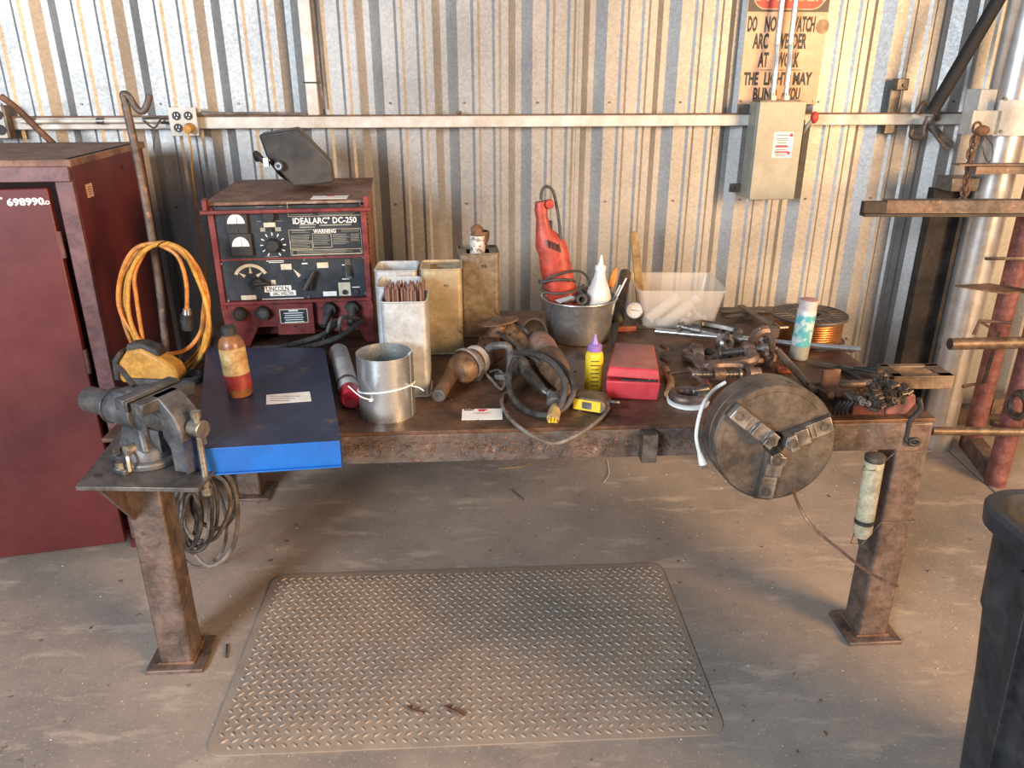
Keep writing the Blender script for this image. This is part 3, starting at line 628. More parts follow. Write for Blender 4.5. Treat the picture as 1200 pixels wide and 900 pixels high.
# long channel arm
p = V(1038, 243, 3.1); mb = MB(); mb.box((.5, 0, 0), (1.0, .012, .05), TR(p)); mb.box((.5, .02, .025), (1.0, .05, .006), TR(p)); part('channel_arm', mb, G['beam'], root, world=True, bev=.001)
mb = MB(); mb.box((.46, .0, -.028), (1.1, .05, .012), TR(p)); mb.box((-.045, .01, 0), (.09, .03, .045), TR(p)); part('dark_arm', mb, G['darkbeam'], root, world=True, bev=.001)
p = V(1140, 199, 3.3); mb = MB(); mb.box((.35, 0, 0), (.7, .05, .03), TR(p)); mb.box((.3, 0, .022), (.75, .06, .006), TR(p)); part('upper_arm', mb, G['beam'], root, world=True)
p = T(1158, 337, V(1158, 337, 3.28).z); mb = MB(); mb.hull8([(p.x-.13, p.y+.03, p.z-.004), (p.x+.02, p.y-.10, p.z-.004), (p.x+.17, p.y-.06, p.z-.004), (p.x+.04, p.y+.06, p.z-.004)], [(p.x-.13, p.y+.03, p.z+.004), (p.x+.02, p.y-.10, p.z+.004), (p.x+.17, p.y-.06, p.z+.004), (p.x+.04, p.y+.06, p.z+.004)]); part('plate_shelf', mb, G['rust'], root, world=True)
p = V(1113, 403, 3.12); mb = MB(); mb.cyl(p, p+Vector((.9, .02, .01)), .026, n=20); mb.mi = 1; mb.cyl(p+Vector((-.001, 0, 0)), p+Vector((-.0003, 0, 0)), .022, n=20); part('pipe_arm', mb, [G['brownst'], G['groove']], root, world=True)
p = V(1092, 505, 3.05); mb = MB(); mb.cyl(p, p+Vector((.95, -.02, 0)), .019, n=16); part('lower_bar', mb, G['brownst'], root, world=True)
p = V(1155, 303, 3.4); mb = MB(); mb.tube([p, V(1200, 303, 3.4), V(1240, 303, 3.4)], .008, 6); part('thin_rung', mb, G['brownst'], root, world=True)
mb = MB(); mb.tube([V(1141, 392, 3.3), V(1148, 376, 3.3), V(1186, 378, 3.25)], .008, 6, 1); mb.tube([V(1148, 376, 3.3), V(1170, 390, 3.3), V(1153, 448, 3.3), V(1128, 453, 3.3)], .008, 6, 1); part('wire_rung', mb, G['rust'], root, world=True)
p = V(1192, 476, 3.08); mb = MB()
for i in range(4): mb.tube([p+Vector((.012*i, .012*i+.055*math.cos(t), .055*math.sin(t))) for t in [k*math.pi/4 for k in range(8)]], .011, 8, 3, closed=True)
solo('ring_coil', mb, G['steel'], 'dark coiled ring hanging on the rack post at the right edge', 'coil')
p = V(1168, 497, 3.7); mb = MB(); mb.box((.2, 0, 0), (.7, .08, .08), TR(p.x, p.y-.1, .22) @ RZ(3)); mb.box((.2, -.1, 0), (.7, .1, .03), TR(p.x, p.y-.1, .14) @ RZ(3)); solo('low_timber', mb, G['brownst'], 'dusty brown steel rail low behind the rack posts', 'rail')

# ================================================================ black bin
BX = TR(1.085+.30, 1.54-.28, 0) @ RZ(2)
root = thing('rubbish_bin', 'large black plastic bin with scuffed sides at the lower right', 'bin', BX)
def rr(w_, r, n=6): return [(x, y) for x, y in rrect(0, 0, w_, w_, r, n)]
mb = MB(); nv = None
secs = [(.43, .07, .0), (.47, .075, .02), (.545, .08, .62), (.565, .085, .625), (.585, .085, .86), (.575, .08, .86), (.55, .075, .62), (.45, .07, .03)]
vs = []; fs = []
for w_, r, z in secs: ring = rr(w_, r); n = len(ring); vs += [(x, y, z) for x, y in ring]
for k in range(len(secs)-1): fs += [(k*n+i, k*n+(i+1) % n, (k+1)*n+(i+1) % n, (k+1)*n+i) for i in range(n)]
fs += [tuple(range(n)), tuple(range((len(secs)-1)*n, len(secs)*n))]
mb.add(vs, fs); part('body', mb, G['bin'], root)
mb = MB(); vs = []; fs = []
secs = [(.590, .085, .83), (.625, .095, .835), (.635, .10, .875), (.62, .095, .885), (.575, .08, .885), (.565, .08, .83)]
for w_, r, z in secs: vs += [(x, y, z) for x, y in rr(w_, r)]
k_ = len(secs)
for k in range(k_): fs += [(k*n+i, k*n+(i+1) % n, ((k+1) % k_)*n+(i+1) % n, ((k+1) % k_)*n+i) for i in range(n)]
mb.add(vs, fs); part('rim', mb, G['bin'], root)
for s_ in (-1, 1):
    mb = MB()
    for t in (-.10, .10): mb.hull8([(s_*.25, t-.016, .06), (s_*.245, t+.016, .06), (s_*.225, t+.016, .06), (s_*.225, t-.016, .06)], [(s_*.30, t-.02, .80), (s_*.30, t+.02, .80), (s_*.27, t+.02, .80), (s_*.27, t-.02, .80)])
    part('side_rib', mb, G['bin'], root, bev=.003)

# ================================================================ floor mat
fc = [T(254, 888, 0), T(853, 860, 0), T(773, 661, 0), T(310, 674, 0)]
cen = sum(fc, Vector())/4; ex = ((fc[1]-fc[0])+(fc[2]-fc[3])).normalized(); ey = Vector((-ex.y, ex.x, 0))
ang = math.degrees(math.atan2(ex.y, ex.x))
mw = ((fc[1]-fc[0]).length+(fc[2]-fc[3]).length)/2*1.0; md = abs(((fc[3]+fc[2])/2-(fc[0]+fc[1])/2).dot(ey))
root = thing('floor_mat', 'dusty grey-brown diamond-plate rubber mat on the floor in front of the bench', 'mat', TR(cen.x, cen.y, 0) @ RZ(ang))
def rr2(w_, h_, r, n=6): return rrect(0, 0, w_, h_, r, n)
sk = -.04   # slight skew of the old mat
mb = MB(); vs = []; fs = []
secs = [(0, .0, .05), (0, .004, .05), (.085, .015, .03), (.085, .015, .03)]
for d_, z, r in secs[:3]:
    ring = rr2(mw-2*d_, md-2*d_, r, 6); n = len(ring); vs += [(x, y, z) for x, y in ring]
for k in range(2): fs += [(k*n+i, k*n+(i+1) % n, (k+1)*n+(i+1) % n, (k+1)*n+i) for i in range(n)]
fs += [tuple(range(n)), tuple(range(2*n, 3*n))]; mb.add(vs, fs); part('mat_sheet', mb, G['matt'], root)
mb = MB(); px = .031
def zmat(x, y):
    d = min(mw/2-abs(x), md/2-abs(y)); return .004+.011*min(1, max(0, d)/.085)
nx_, ny_ = int(mw/px)-1, int(md/(px*.72))-1
for i in range(nx_):
    for j in range(ny_):
        x = -mw/2+px*(i+1)+(px/2 if j % 2 else 0); y = -md/2+px*.72*(j+1)
        if abs(x) > mw/2-.02 or abs(y) > md/2-.02 or (abs(x) > mw/2-.045 and abs(y) > md/2-.045): continue
        z = zmat(x, y); t = math.radians(38 if j % 2 else -38); c_, s_ = math.cos(t), math.sin(t); l, h = .0135, .0042
        vs = [(-l, 0), (0, -h), (l, 0), (0, h)]; P = [(x+a_*c_-b_*s_, y+a_*s_+b_*c_, z-.002) for a_, b_ in vs]
        Q = [(x+.55*(a_*c_-b_*s_), y+.55*(a_*s_+b_*c_), z+.0034) for a_, b_ in vs]
        mb.add(P+Q, [(4, 5, 6, 7), (0, 1, 5, 4), (1, 2, 6, 5), (2, 3, 7, 6), (3, 0, 4, 7)])
part('diamond_lugs', mb, G['matlug'], root, kind='stuff', sharp=20)
# ================================================================ arc welder
WD = TR(-1.078, 2.745, ZT) @ RZ(8); ww, wd, wh = .555, .62, .53
wel = thing('arc_welder', 'old red and black arc welding machine with dials, standing on the bench', 'welder', WD)
def PL(uz, yz, y=-.004):
    v = 200+yz/6.0; return Vector(((uz-(115+(yz-240)*.07))/960*.515+.02, y, .525*(403-v)/161))
mb = MB(); mb.box((ww/2, wd/2+.01, .33), (ww-.02, wd-.02, .36)); mb.box((.01, .2, .1), (.012, .4, .17)); mb.box((ww/2, .33, .08), (ww-.03, .5, .12)); part('case_body', mb, G['weldred'], wel)
mb = MB(); mb.box((ww-.004, wd/2+.02, .27), (.01, wd-.03, .48)); sd = part('side_panel', mb, G['weldside'], wel, bev=.001, label='rusty orange perforated side panel')
mb = MB()
for i in range(22):
    for j in range(2): mb.cyl((ww+.0008, .03+j*.03, .10+i*.018), (ww+.0016, .03+j*.03, .10+i*.018), .004, n=6)
part('vent_holes', mb, G['groove'], sd, kind='stuff')
mb = MB(); mb.box((ww/2, wd/2+.015, wh), (ww+.02, wd+.02, .012)); part('top_cover', mb, G['weldtop'], wel, bev=.002, label='dusty brown top cover')
mb = MB(); z = PL(0, 285).z; mb.box((ww/2, -.028, z), (ww+.035, .02, .014)); mb.box((.0, -.012, z+.02), (.016, .04, .05)); mb.box((ww, -.012, z+.02), (.016, .04, .05)); part('front_rail', mb, G['weldred'], wel, bev=.003)
mb = MB(); mb.box((.012, -.004, .335), (.02, .02, .37)); mb.box((ww-.012, -.004, .335), (.02, .02, .37)); mb.box((ww/2, -.008, .172), (ww-.01, .03, .012)); part('front_frame', mb, G['weldred'], wel, bev=.002)
zt1, zt2, zt3, zt4 = wh-.008, PL(0, 606).z+.003, PL(0, 606).z-.003, .180
mb = MB(); mb.box((ww/2, 0, (zt1+zt2)/2), (ww-.04, .008, zt1-zt2)); up = part('upper_panel', mb, G['panel'], wel)
mb = MB(); mb.box((ww/2, 0, (zt3+zt4)/2), (ww-.04, .008, zt3-zt4)); lo = part('lower_panel', mb, G['panel'], wel)
mb = MB(); mb.box((ww/2, -.004, (zt2+zt3)/2), (ww-.04, .006, .006)); part('divider_strip', mb, G['weldred'], wel)
# meters
for (uu, yy) in ((268, 355), (290, 505)):
    p = PL(uu, yy); mb = MB(); mb.box((p.x, -.012, p.z), (.078, .018, .083)); me_ = part('meter', mb, G['black'], wel, bev=.004)
    mb = MB(); flat(mb, [(p.x+.030*math.cos(t), p.z-.004+.034*math.sin(t)) for t in [math.pi*k/12 for k in range(13)]], -.021, -.0225); part('meter_face', mb, G['paper'], me_)
    mb = MB(); mb.box((p.x+.004, -.023, p.z+.008), (.0015, .001, .026), None)
    mb.cyl((p.x, -.021, p.z-.026), (p.x, -.025, p.z-.026), .005, n=10); part('meter_needle', mb, G['ink'], me_)
# output dial
p = PL(495, 515); mb = MB(); mb.cyl((p.x, -.004, p.z), (p.x, -.03, p.z), .026, .021, 24); kn = part('output_knob', mb, G['black'], wel, bev=.002)
mb = MB()
for k in range(11):
    t = math.radians(-60+k*30); c_, s_ = math.cos(t), math.sin(t); 
    mb.add([(p.x+c_*r-s_*w_, -.0045, p.z+s_*r+c_*w_) for r, w_ in ((.034, -.0012), (.045, -.002), (.045, .002), (.034, .0012))], [(0, 1, 2, 3)])
part('dial_marks', mb, G['white'], up)
p = PL(480, 318); mb = MB(); mb.cyl((p.x, -.004, p.z), (p.x, -.03, p.z), .022, .018, 20); part('range_knob', mb, G['black'], wel)
def lab(u0, y0, u1, y1, m_='cream', par=lo, th=.0015, name='label_plate'):
    a, b = PL(u0, y0), PL(u1, y1); mb = MB(); mb.box(((a.x+b.x)/2, -.0045, (a.z+b.z)/2), (abs(b.x-a.x), th, abs(a.z-b.z))); return part(name, mb, G[m_], par)
lab(438, 366, 516, 395, 'cream', up); lab(415, 398, 450, 424, 'boxgrey', up); lab(512, 398, 552, 424, 'boxgrey', up)
p = PL(485, 410); mb = MB(); mb.cyl((p.x, -.004, p.z), (p.x, -.02, p.z), .006, n=10); part('toggle', mb, G['black'], wel)
def WT(s_, uu, yy, size, m_='white', par=up, wz=None, bold=.0006):
    p = PL(uu, yy); o = text(s_, TR(p.x, -.0056, p.z), size, G[m_], par, bold=bold)
    if wz:
        xs = [q.co.x for q in o.data.vertices]; f = (wz/960*.515)/(max(xs)-min(xs)); c0_ = (max(xs)+min(xs))/2
        for q in o.data.vertices: q.co.x = p.x+(q.co.x-c0_)*f
    return o
WT('IDEALARC\u00b0 DC-250', 840, 362, .030, wz=420, bold=.0005)
WT('WARNING', 837, 432, .020, wz=150, bold=.0003)
mb = MB(); rn = random.Random(3)
def pline(u0, u1, yy, t=.0014): a, b = PL(u0, yy), PL(u1, yy); mb.box(((a.x+b.x)/2, -.0045, a.z), (b.x-a.x, .001, t))
pline(672, 780, 386, .004); pline(672, 775, 402, .004); pline(805, 1015, 392, .004)
for uu0, uu1, ys in ((612, 750, range(455, 490, 8)), (616, 748, range(505, 550, 8)), (765, 880, range(455, 520, 9)), (890, 1000, range(455, 525, 9)), (1010, 1078, range(455, 505, 9)), (650, 1070, range(562, 584, 8)), (618, 740, (425, 436)), (948, 1072, (425, 436)), (610, 780, (305, 318)), (800, 1060, (300, 312, 324)), (605, 700, (244,)), (720, 800, (242, 247)), (865, 940, (242, 247)), (395, 460, (262,)), (540, 575, (262, 302)), (440, 560, (592,)), (395, 430, (357,)), (515, 565, (357,))):
    for yy in ys: pline(uu0, uu1-rn.uniform(0, .25)*(uu1-uu0), yy, .0013)
part('small_print', mb, G['boxgrey'], up, kind='stuff')
mb = MB()
def frame(u0, y0, u1, y1, t=.0012):
    a, b = PL(u0, y0), PL(u1, y1)
    for c_, d_ in ((((a.x+b.x)/2, a.z), (b.x-a.x, t)), (((a.x+b.x)/2, b.z), (b.x-a.x, t)), ((a.x, (a.z+b.z)/2), (t, a.z-b.z)), ((b.x, (a.z+b.z)/2), (t, a.z-b.z))): mb.box((c_[0], -.0045, c_[1]), (d_[0], .001, d_[1]))
frame(600, 418, 1088, 588); frame(596, 240, 1078, 330); frame(755, 445, 885, 540); frame(608, 495, 755, 548); frame(620, 555, 1080, 586)
part('print_frame', mb, G['cream'], up, kind='stuff')
# lower panel: arc scale
p = PL(340, 740); mb = MB(); R0, R1 = .052, .064
arc = [(p.x+R1*math.cos(t), p.z-.005+R1*math.sin(t)*.95) for t in [math.radians(25+130*k/14) for k in range(15)]]+[(p.x+R0*math.cos(t), p.z-.005+R0*math.sin(t)*.95) for t in [math.radians(155-130*k/14) for k in range(15)]]
flat(mb, arc, -.004, -.0052)
for t in (35, 90, 145):
    t = math.radians(t); c_, s_ = math.cos(t), math.sin(t); poly = [(p.x+c_*r-s_*w_, p.z-.005+s_*r+c_*w_) for r, w_ in ((R0, 0), (R0-.026, -.006), (R0-.026, .006))]; flat(mb, poly, -.004, -.0052)
part('arc_scale', mb, G['cream'], lo)
def lever(u0, y0, u1, y1, r=.012, nm='selector_lever'):
    a, b = PL(u0, y0), PL(u1, y1); mb = MB(); mb.cyl((a.x, -.004, a.z), (a.x, -.03, a.z), .022, .018, 20); a2, b2 = Vector((a.x, -.026, a.z)), Vector((b.x, -.026, b.z)); mb.cyl(a2-(b2-a2)*.25, b2, r*1.2, r*.55, 10); return part(nm, mb, G['black'], wel)
lever(390, 768, 470, 768, .009); lever(715, 790, 765, 690, .013)
lab(470, 752, 502, 784); lab(538, 645, 612, 684); lab(780, 643, 858, 680); lab(818, 846, 912, 878, 'paper'); lab(922, 786, 1010, 880); lab(265, 853, 368, 884)
a, b = PL(620, 680), PL(665, 730); mb = MB(); flat(mb, [(a.x, a.z), (b.x+.004, b.z+.003), (b.x-.006, b.z-.006)], -.004, -.0052); part('pointer_mark', mb, G['cream'], lo)
l1 = lab(422, 793, 605, 836, 'paper', lo, .002, 'maker_plate'); l2 = lab(458, 828, 635, 864, 'paper', lo, .002, 'maker_plate')
WT('LINCOLN', 512, 815, .025, 'ink', lo, 150, .0005); WT('ARC WELDER', 550, 850, .017, 'ink', lo, 140, .0002)
p = PL(967, 852); mb = MB(); mb.cyl((p.x, -.005, p.z), (p.x, -.014, p.z), .009, n=16); part('pilot_knob', mb, G['black'], wel)
p = PL(1045, 852); mb = MB(); mb.cyl((p.x, -.003, p.z), (p.x, -.012, p.z), .010, n=16); part('breaker_button', mb, G['black'], wel)
p = PL(992, 690); mb = MB(); mb.box((p.x, -.006, p.z), (.022, .006, .075)); mb.mi = 1; mb.box((p.x, -.014, p.z-.005), (.011, .02, .04)); part('power_switch', mb, [G['steel'], G['black']], wel)
mb = MB()
def pl2(u0, u1, yy, t=.0018): a, b = PL(u0, yy), PL(u1, yy); mb.box(((a.x+b.x)/2, -.0045, a.z), (b.x-a.x, .001, t))
pl2(445, 560, 622); pl2(460, 560, 632); pl2(680, 718, 646, .004); pl2(405, 685, 884, .0022); pl2(950, 1010, 664, .003); pl2(950, 1000, 762, .003); pl2(1018, 1070, 822, .003)
part('small_print', mb, G['white'], lo, kind='stuff')
mb = MB()
for uu, yy in ((180, 885), (152, 630), (1095, 615), (1110, 870), (720, 878), (697, 620)):
    p = PL(uu, yy); mb.cyl((p.x, -.003, p.z), (p.x, -.007, p.z), .0045, n=8)
part('panel_screws', mb, G['chrome'], wel, kind='stuff')
# lower red apron with cut-out
mb = MB(); flat(mb, [(0, .165), (ww, .165), (ww, 0), (ww-.035, 0), (ww-.075, .075), (.125, .075), (.085, 0), (.012, 0)], .004, -.008); ap = part('lower_apron', mb, G['weldred'], wel, bev=.001)
# third image: scale 5.62, origin (230,300)
def PL3(uz, yz): v = 300+yz/5.625; u = 230+uz/5.625; return Vector(((u-(268+(v-348)*.12))/159*.515+.012, -.008, .525*(403-v)/161))
for i, (uu, yy) in enumerate(((322, 352), (466, 350), (885, 340), (1030, 338))):
    p = PL3(uu, yy); mb = MB(); flat(mb, [(p.x-.036, p.z), (p.x, p.z+.026), (p.x+.036, p.z), (p.x, p.z-.026)], -.007, -.011); mb.cyl((p.x, -.009, p.z), (p.x, -.035, p.z), .026, .023, 20); mb.mi = 1; mb.cyl((p.x, -.035, p.z), (p.x, -.0355, p.z), .015, n=16)
    part('output_socket', mb, [G['black'], G['steel']], wel)
    if i > 1:
        mb = MB(); mb.cyl((p.x, -.03, p.z), (p.x-(.022 if i == 2 else .006), -.085, p.z-.045), .016, .014, 14); part('cable_plug', mb, G['steel'], wel)
p = PL3(672, 395); mb = MB(); mb.box((p.x, -.02, p.z), (.135, .022, .118)); cv = part('terminal_cover', mb, G['weldred'], wel, bev=.002)
p = PL3(662, 372); mb = MB(); mb.box((p.x, -.0318, p.z), (.102, .0015, .055)); wp_ = part('warning_plate', mb, G['cream'], cv)
mb = MB(); mb.box((p.x, -.0328, p.z), (.096, .001, .049)); part('plate_field', mb, G['panel'], wp_) if False else part('plate_field', mb, G['panel'], cv)
mb = MB()
for k in range(5): mb.box((p.x, -.0337, p.z+.012-.0085*k), (.07-.006*(k % 2), .001, .0024))
mb.box((p.x, -.0337, p.z+.021), (.034, .001, .0045)); part('plate_print', mb, G['white'], cv, kind='stuff')
p = PL3(668, 440); mb = MB(); mb.cyl((p.x, -.03, p.z), (p.x, -.035, p.z), .0055, n=10); part('cover_screw', mb, G['chrome'], cv)
p = PL3(270, 418); mb = MB(); mb.box((p.x, -.0087, p.z), (.014, .001, .003)); mb.box((p.x, -.0087, p.z), (.003, .001, .014))
p = PL3(1085, 400); mb.box((p.x, -.0087, p.z), (.014, .001, .003)); mb.box((p.x, -.0087, p.z), (.003, .001, .014)); part('polarity_marks', mb, G['ink'], ap)
# welding cables from the plugs
def wcable(pts, r, m_, label, nm='welding_cable'):
    mb = MB(); mb.tube(pts, r, 8); return solo(nm, mb, m_, label, 'cable')
Y0 = 2.66
wcable([WD @ Vector((.425, -.085, .105)), V(382, 390, 2.63), V(362, 398, 2.62), T(330, 406, ZT+.012), T(296, 408, ZT+.012)], .009, G['rubber'], 'upper of two black welding cables curving left from the welder sockets')
wcable([WD @ Vector((.512, -.085, .105)), V(402, 392, 2.60), V(378, 402, 2.58), T(350, 408, ZT+.012), T(322, 410, ZT+.012)], .0095, G['rubber'], 'lower of two black welding cables looping from the rightmost welder socket')
wcable([WD @ Vector((.43, -.07, .11)), V(388, 378, 2.62), V(384, 388, 2.62), T(380, 398, ZT+.008)], .007, G['greycord'], 'short grey earth lead hanging under the third welder socket')
wcable([WD @ Vector((.50, -.07, .11)), V(401, 372, 2.62), V(398, 384, 2.62), T(402, 398, ZT+.008)], .007, G['greycord'], 'short grey lead hanging left of the last welder socket')
# card on welder top
a_ = thing('price_card', 'white lot card with a red mark lying on the welder top', 'card', WD @ TR(ww*.76, .05, wh+.0065) @ RZ(-2))
mb = MB(); mb.box((0, .02, .0008), (.13, .075, .0012)); part('card', mb, G['paper'], a_)
mb = MB(); mb.box((.0, .045, .0016), (.03, .014, .0005)); part('red_mark', mb, G['red'], a_)

# welding hood lying on the welder
hb = WD @ TR(.24, .33, wh+.006)
root = thing('welding_hood', 'black welding helmet lying face up on top of the welder', 'helmet', hb)
yh = hb.translation.y
def HV(u, v, dy): return V(u, v, yh+dy)
mb = MB()
fr = [(303, 158), (349, 151), (387, 190), (391, 214), (378, 216), (344, 219), (312, 183)]
front = [HV(u, v, -.12+.03*(v-150)/60) for u, v in fr]; back = [HV(u+(4 if u < 340 else 2), v-3, .10) for u, v in fr]
n = len(fr); mb.add(front+back, [tuple(range(n)), tuple(range(n, 2*n))]+[(i, (i+1) % n, n+(i+1) % n, n+i) for i in range(n)]); part('shell', mb, G['hood'], root, world=True, bev=.008)
mb = MB(); q = HV(326.5, 194.5, -.125); mb.cyl(q+Vector((0, .02, 0)), q, .018, n=18); mb.mi = 1; mb.cyl(q, q+Vector((0, -.006, 0)), .013, n=18); mb.mi = 0; mb.cyl(q+Vector((0, -.006, 0)), q+Vector((0, -.008, 0)), .007, n=12); part('pivot_knob', mb, [G['black'], G['chrome']], root, world=True)
mb = MB(); mb.tube([HV(315, 192, -.13), HV(306, 186, -.12), HV(300, 180, -.09), HV(302, 187, -.06)], .012, 8); mb.tube([HV(318, 190, -.1), HV(330, 205, -.02), HV(345, 214, .02)], .008, 6); part('headgear', mb, G['black'], root, world=True)
mb = MB(); q = HV(312, 190, -.14); mb.box(q, (.018, .012, .03), None); part('tab', mb, G['galv'], root, world=True)

# ================================================================ blue tray and things on it
zb = ZT+.075
pa, pb, pc, pd = T(243, 408, zb), T(379, 408, zb), T(398, 516, zb), T(232, 526, zb)
root = thing('blue_steel_tray', 'blue steel drawer lying upside down on the bench and overhanging its front edge', 'drawer', TR(((pa+pc)/2).x, ((pa+pc)/2).y, ZT))
bot = [p+Vector((0, 0, -.075)) for p in (pa, pb, pc, pd)]
mb = MB(); top4 = [pa, pb, pc, pd]
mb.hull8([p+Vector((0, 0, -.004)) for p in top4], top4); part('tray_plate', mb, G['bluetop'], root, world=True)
mb = MB(); e1, e2 = Vector((pd.x, pd.y, 0)), Vector((pc.x, pc.y, 0)); dd = (e2-e1).normalized(); nn = Vector((dd.y, -dd.x, 0))
def wallq(p, q, th=.004, z0=ZT+.001, z1=zb, o=0):
    d = (q-p); d.z = 0; d.normalize(); n = Vector((d.y, -d.x, 0)); P = Vector((p.x, p.y, 0))+n*o; Q = Vector((q.x, q.y, 0))+n*o
    bt = [P, Q, Q+n*th, P+n*th]; mb.hull8([b+Vector((0, 0, z0)) for b in bt], [b+Vector((0, 0, z1)) for b in bt])
wallq(pd, pc, .003, ZT+.002, zb); wallq(pd, pc, .012, ZT+.002, ZT+.006); part('front_rim', mb, G['blue'], root, world=True, bev=.001, label='bright clean blue front rim')
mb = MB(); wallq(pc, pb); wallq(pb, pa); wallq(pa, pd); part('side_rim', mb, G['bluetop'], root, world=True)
mb = MB(); q = [T(312, 463, zb+.001), T(363, 459, zb+.001), T(365, 470, zb+.001), T(312, 474, zb+.001)]; mb.hull8(q, [p+Vector((0, 0, .0008)) for p in q]); part('label_strip', mb, G['paper'], root, world=True)
mb = MB()
for k in range(3):
    a, b = T(316, 465.5+k*2.6, zb+.002), T(352-6*k, 463+k*2.6, zb+.002); mb.box((a+b)/2, ((b-a).length, .003, .0004))
part('strip_print', mb, G['greycord'], root, world=True)
# oil bottle
b0 = T(282, 462, zb); root = thing('oil_bottle', 'grimy brown plastic bottle with black cap standing on the blue drawer', 'bottle', TR(b0) @ RZ(-20) @ RY(-3))
hB = V(276, 397, b0.y).z-zb; r = .0365
mb = MB(); mb.lathe([(1e-4, 0), (r*.93, 0), (r, .006), (r, hB*.9), (r*.85, hB), (.018, hB+.012), (.018, hB+.02)], 28); part('bottle_body', mb, G['bottle'], root)
mb = MB(); mb.lathe([(r+.0008, hB*.40), (r+.0008, hB*.86)], 28); part('upper_label', mb, G['oillabel'], root)
mb = MB(); mb.lathe([(r+.0008, hB*.14), (r+.0008, hB*.40)], 28); part('lower_label', mb, G['winelabel'], root)
mb = MB(); mb.lathe([(.021, hB+.012), (.021, hB+.034), (.017, hB+.038), (1e-4, hB+.038)], 20); part('cap', mb, G['black'], root)

# ================================================================ bench vise
vb = Vector((-.953, 1.815, ZT+.012)); VM = TR(vb) @ RZ(-25)
root = thing('bench_vise', 'heavy grey and blue bench vise bolted to the corner shelf of the bench', 'vise', VM)
mb = MB(); mb.lathe([(1e-4, 0), (.078, 0), (.078, .016), (.068, .022), (1e-4, .022)], 32)
for t in (25, 145, 265, 205): mb.box((.082*math.cos(math.radians(t)), .082*math.sin(math.radians(t)), .008), (.05, .04, .016), None)
bs = part('base', mb, G['castiron'], root, bev=.003)
for t in (-95, -155+0, 25, 145):
    t = math.radians(t); mb = MB(); mb.cyl((.09*math.cos(t), .09*math.sin(t), .014), (.09*math.cos(t), .09*math.sin(t), .018), .016, n=16); mb.cyl((.09*math.cos(t), .09*math.sin(t), .018), (.09*math.cos(t), .09*math.sin(t), .030), .0115, n=6); mb.cyl((.09*math.cos(t), .09*math.sin(t), -.012-.016), (.09*math.cos(t), .09*math.sin(t), -.0125), .0105, n=6); part('bolt', mb, G['bolt' if t < 0 else 'steel'], bs)
mb = MB(); mb.lathe([(.066, .022), (.064, .045), (.055, .055)], 32); part('swivel_ring', mb, G['castiron'], root)
mb = MB(); mb.hull8([(-.055, -.055, .045), (.05, -.055, .045), (.05, .055, .045), (-.055, .055, .045)], [(-.05, -.035, .105), (.02, -.035, .105), (.02, .035, .105), (-.05, .035, .105)]); part('pedestal', mb, G['castiron'], root, bev=.008)
za = .135
mb = MB(); mb.cyl((-.10, 0, za), (.0, 0, za), .046, .048, 32); mb.cyl((-.108, 0, za), (-.10, 0, za), .049, n=32); part('barrel', mb, G['castiron'], root, bev=.003)
mb = MB(); mb.cyl((-.205, 0, za), (-.10, 0, za), .035, n=28); part('pipe_end', mb, G['steel'], root, bev=.003)
mb = MB(); mb.prism([(-.03, .07), (.022, .03), (.03, .035), (.035, .12), (.045, .165), (.045, .205), (-.01, .205), (-.045, .172), (-.05, .12)], -.03, .03, RX(90)); mb.box((.028, .0, .192), (.034, .17, .03)); mb.box((-.045, 0, .178), (.06, .05, .02)); part('fixed_jaw', mb, G['castiron'], root, bev=.004)
mb = MB(); mb.box((.05, 0, .19), (.01, .17, .028)); part('jaw_plate', mb, G['steel'], root, bev=.001)
mb = MB(); mb.box((.074, 0, .19), (.01, .17, .028)); part('jaw_plate', mb, G['steel'], root, bev=.001)
mb = MB(); mb.cyl((.02, 0, za-.005), (.12, 0, za-.005), .032, n=28); part('slide_tube', mb, G['steel'], root)
mb = MB(); mb.prism([(.078, .206), (.11, .206), (.15, .165), (.165, .12), (.165, .01), (.12, .005), (.118, .07), (.10, .10), (.10, .15), (.078, .17)], -.036, .036, RX(90)); mb.box((.092, 0, .19), (.028, .17, .032)); part('moving_jaw', mb, [G['castiron']], root, bev=.004)
mb = MB(); mb.prism([(.164, .095), (.168, .095), (.168, .008), (.164, .008)], -.037, .037, RX(90)); mb.prism([(.118, .075), (.166, .09), (.166, .008), (.12, .003)], -.0375, -.0355, RX(90)); part('jaw_skirt', mb, G['viseblue'], root, label='blue painted skirt of the moving jaw')
mb = MB(); mb.box((.04, -.0, .07), (.05, .04, .06)); part('slide_guide', mb, G['castiron'], root)
mb = MB(); mb.cyl((.165, 0, za-.01), (.205, 0, za-.01), .021, .023, 24); hdp = part('spindle_head', mb, G['bolt'], root, bev=.002)
mb = MB(); mb.tube([(.19, -.002, za+.03), (.19, -.004, za-.05), (.198, -.012, za-.13), (.192, -.01, za-.175)], .0085, 12); mb.cyl((.19, -.002, za+.022), (.19, -.002, za+.038), .012, n=14); mb.cyl((.192, -.01, za-.19), (.192, -.01, za-.172), .013, n=14); part('handle_bar', mb, G['bolt'], hdp)
mb = MB(); mb.tube([(-.055, .03, .185), (-.13, .06, .205), (-.16, .07, .21)], .008, 8); part('lock_lever', mb, G['steel'], root)
mb = MB(); mb.tube([(.0, -.064, .055), (.02, -.085, .05), (.025, -.09, .012)], .005, 8); mb.cyl((.0, -.05, .055), (.0, -.072, .055), .013, n=12); part('swivel_lever', mb, G['bolt'], root)

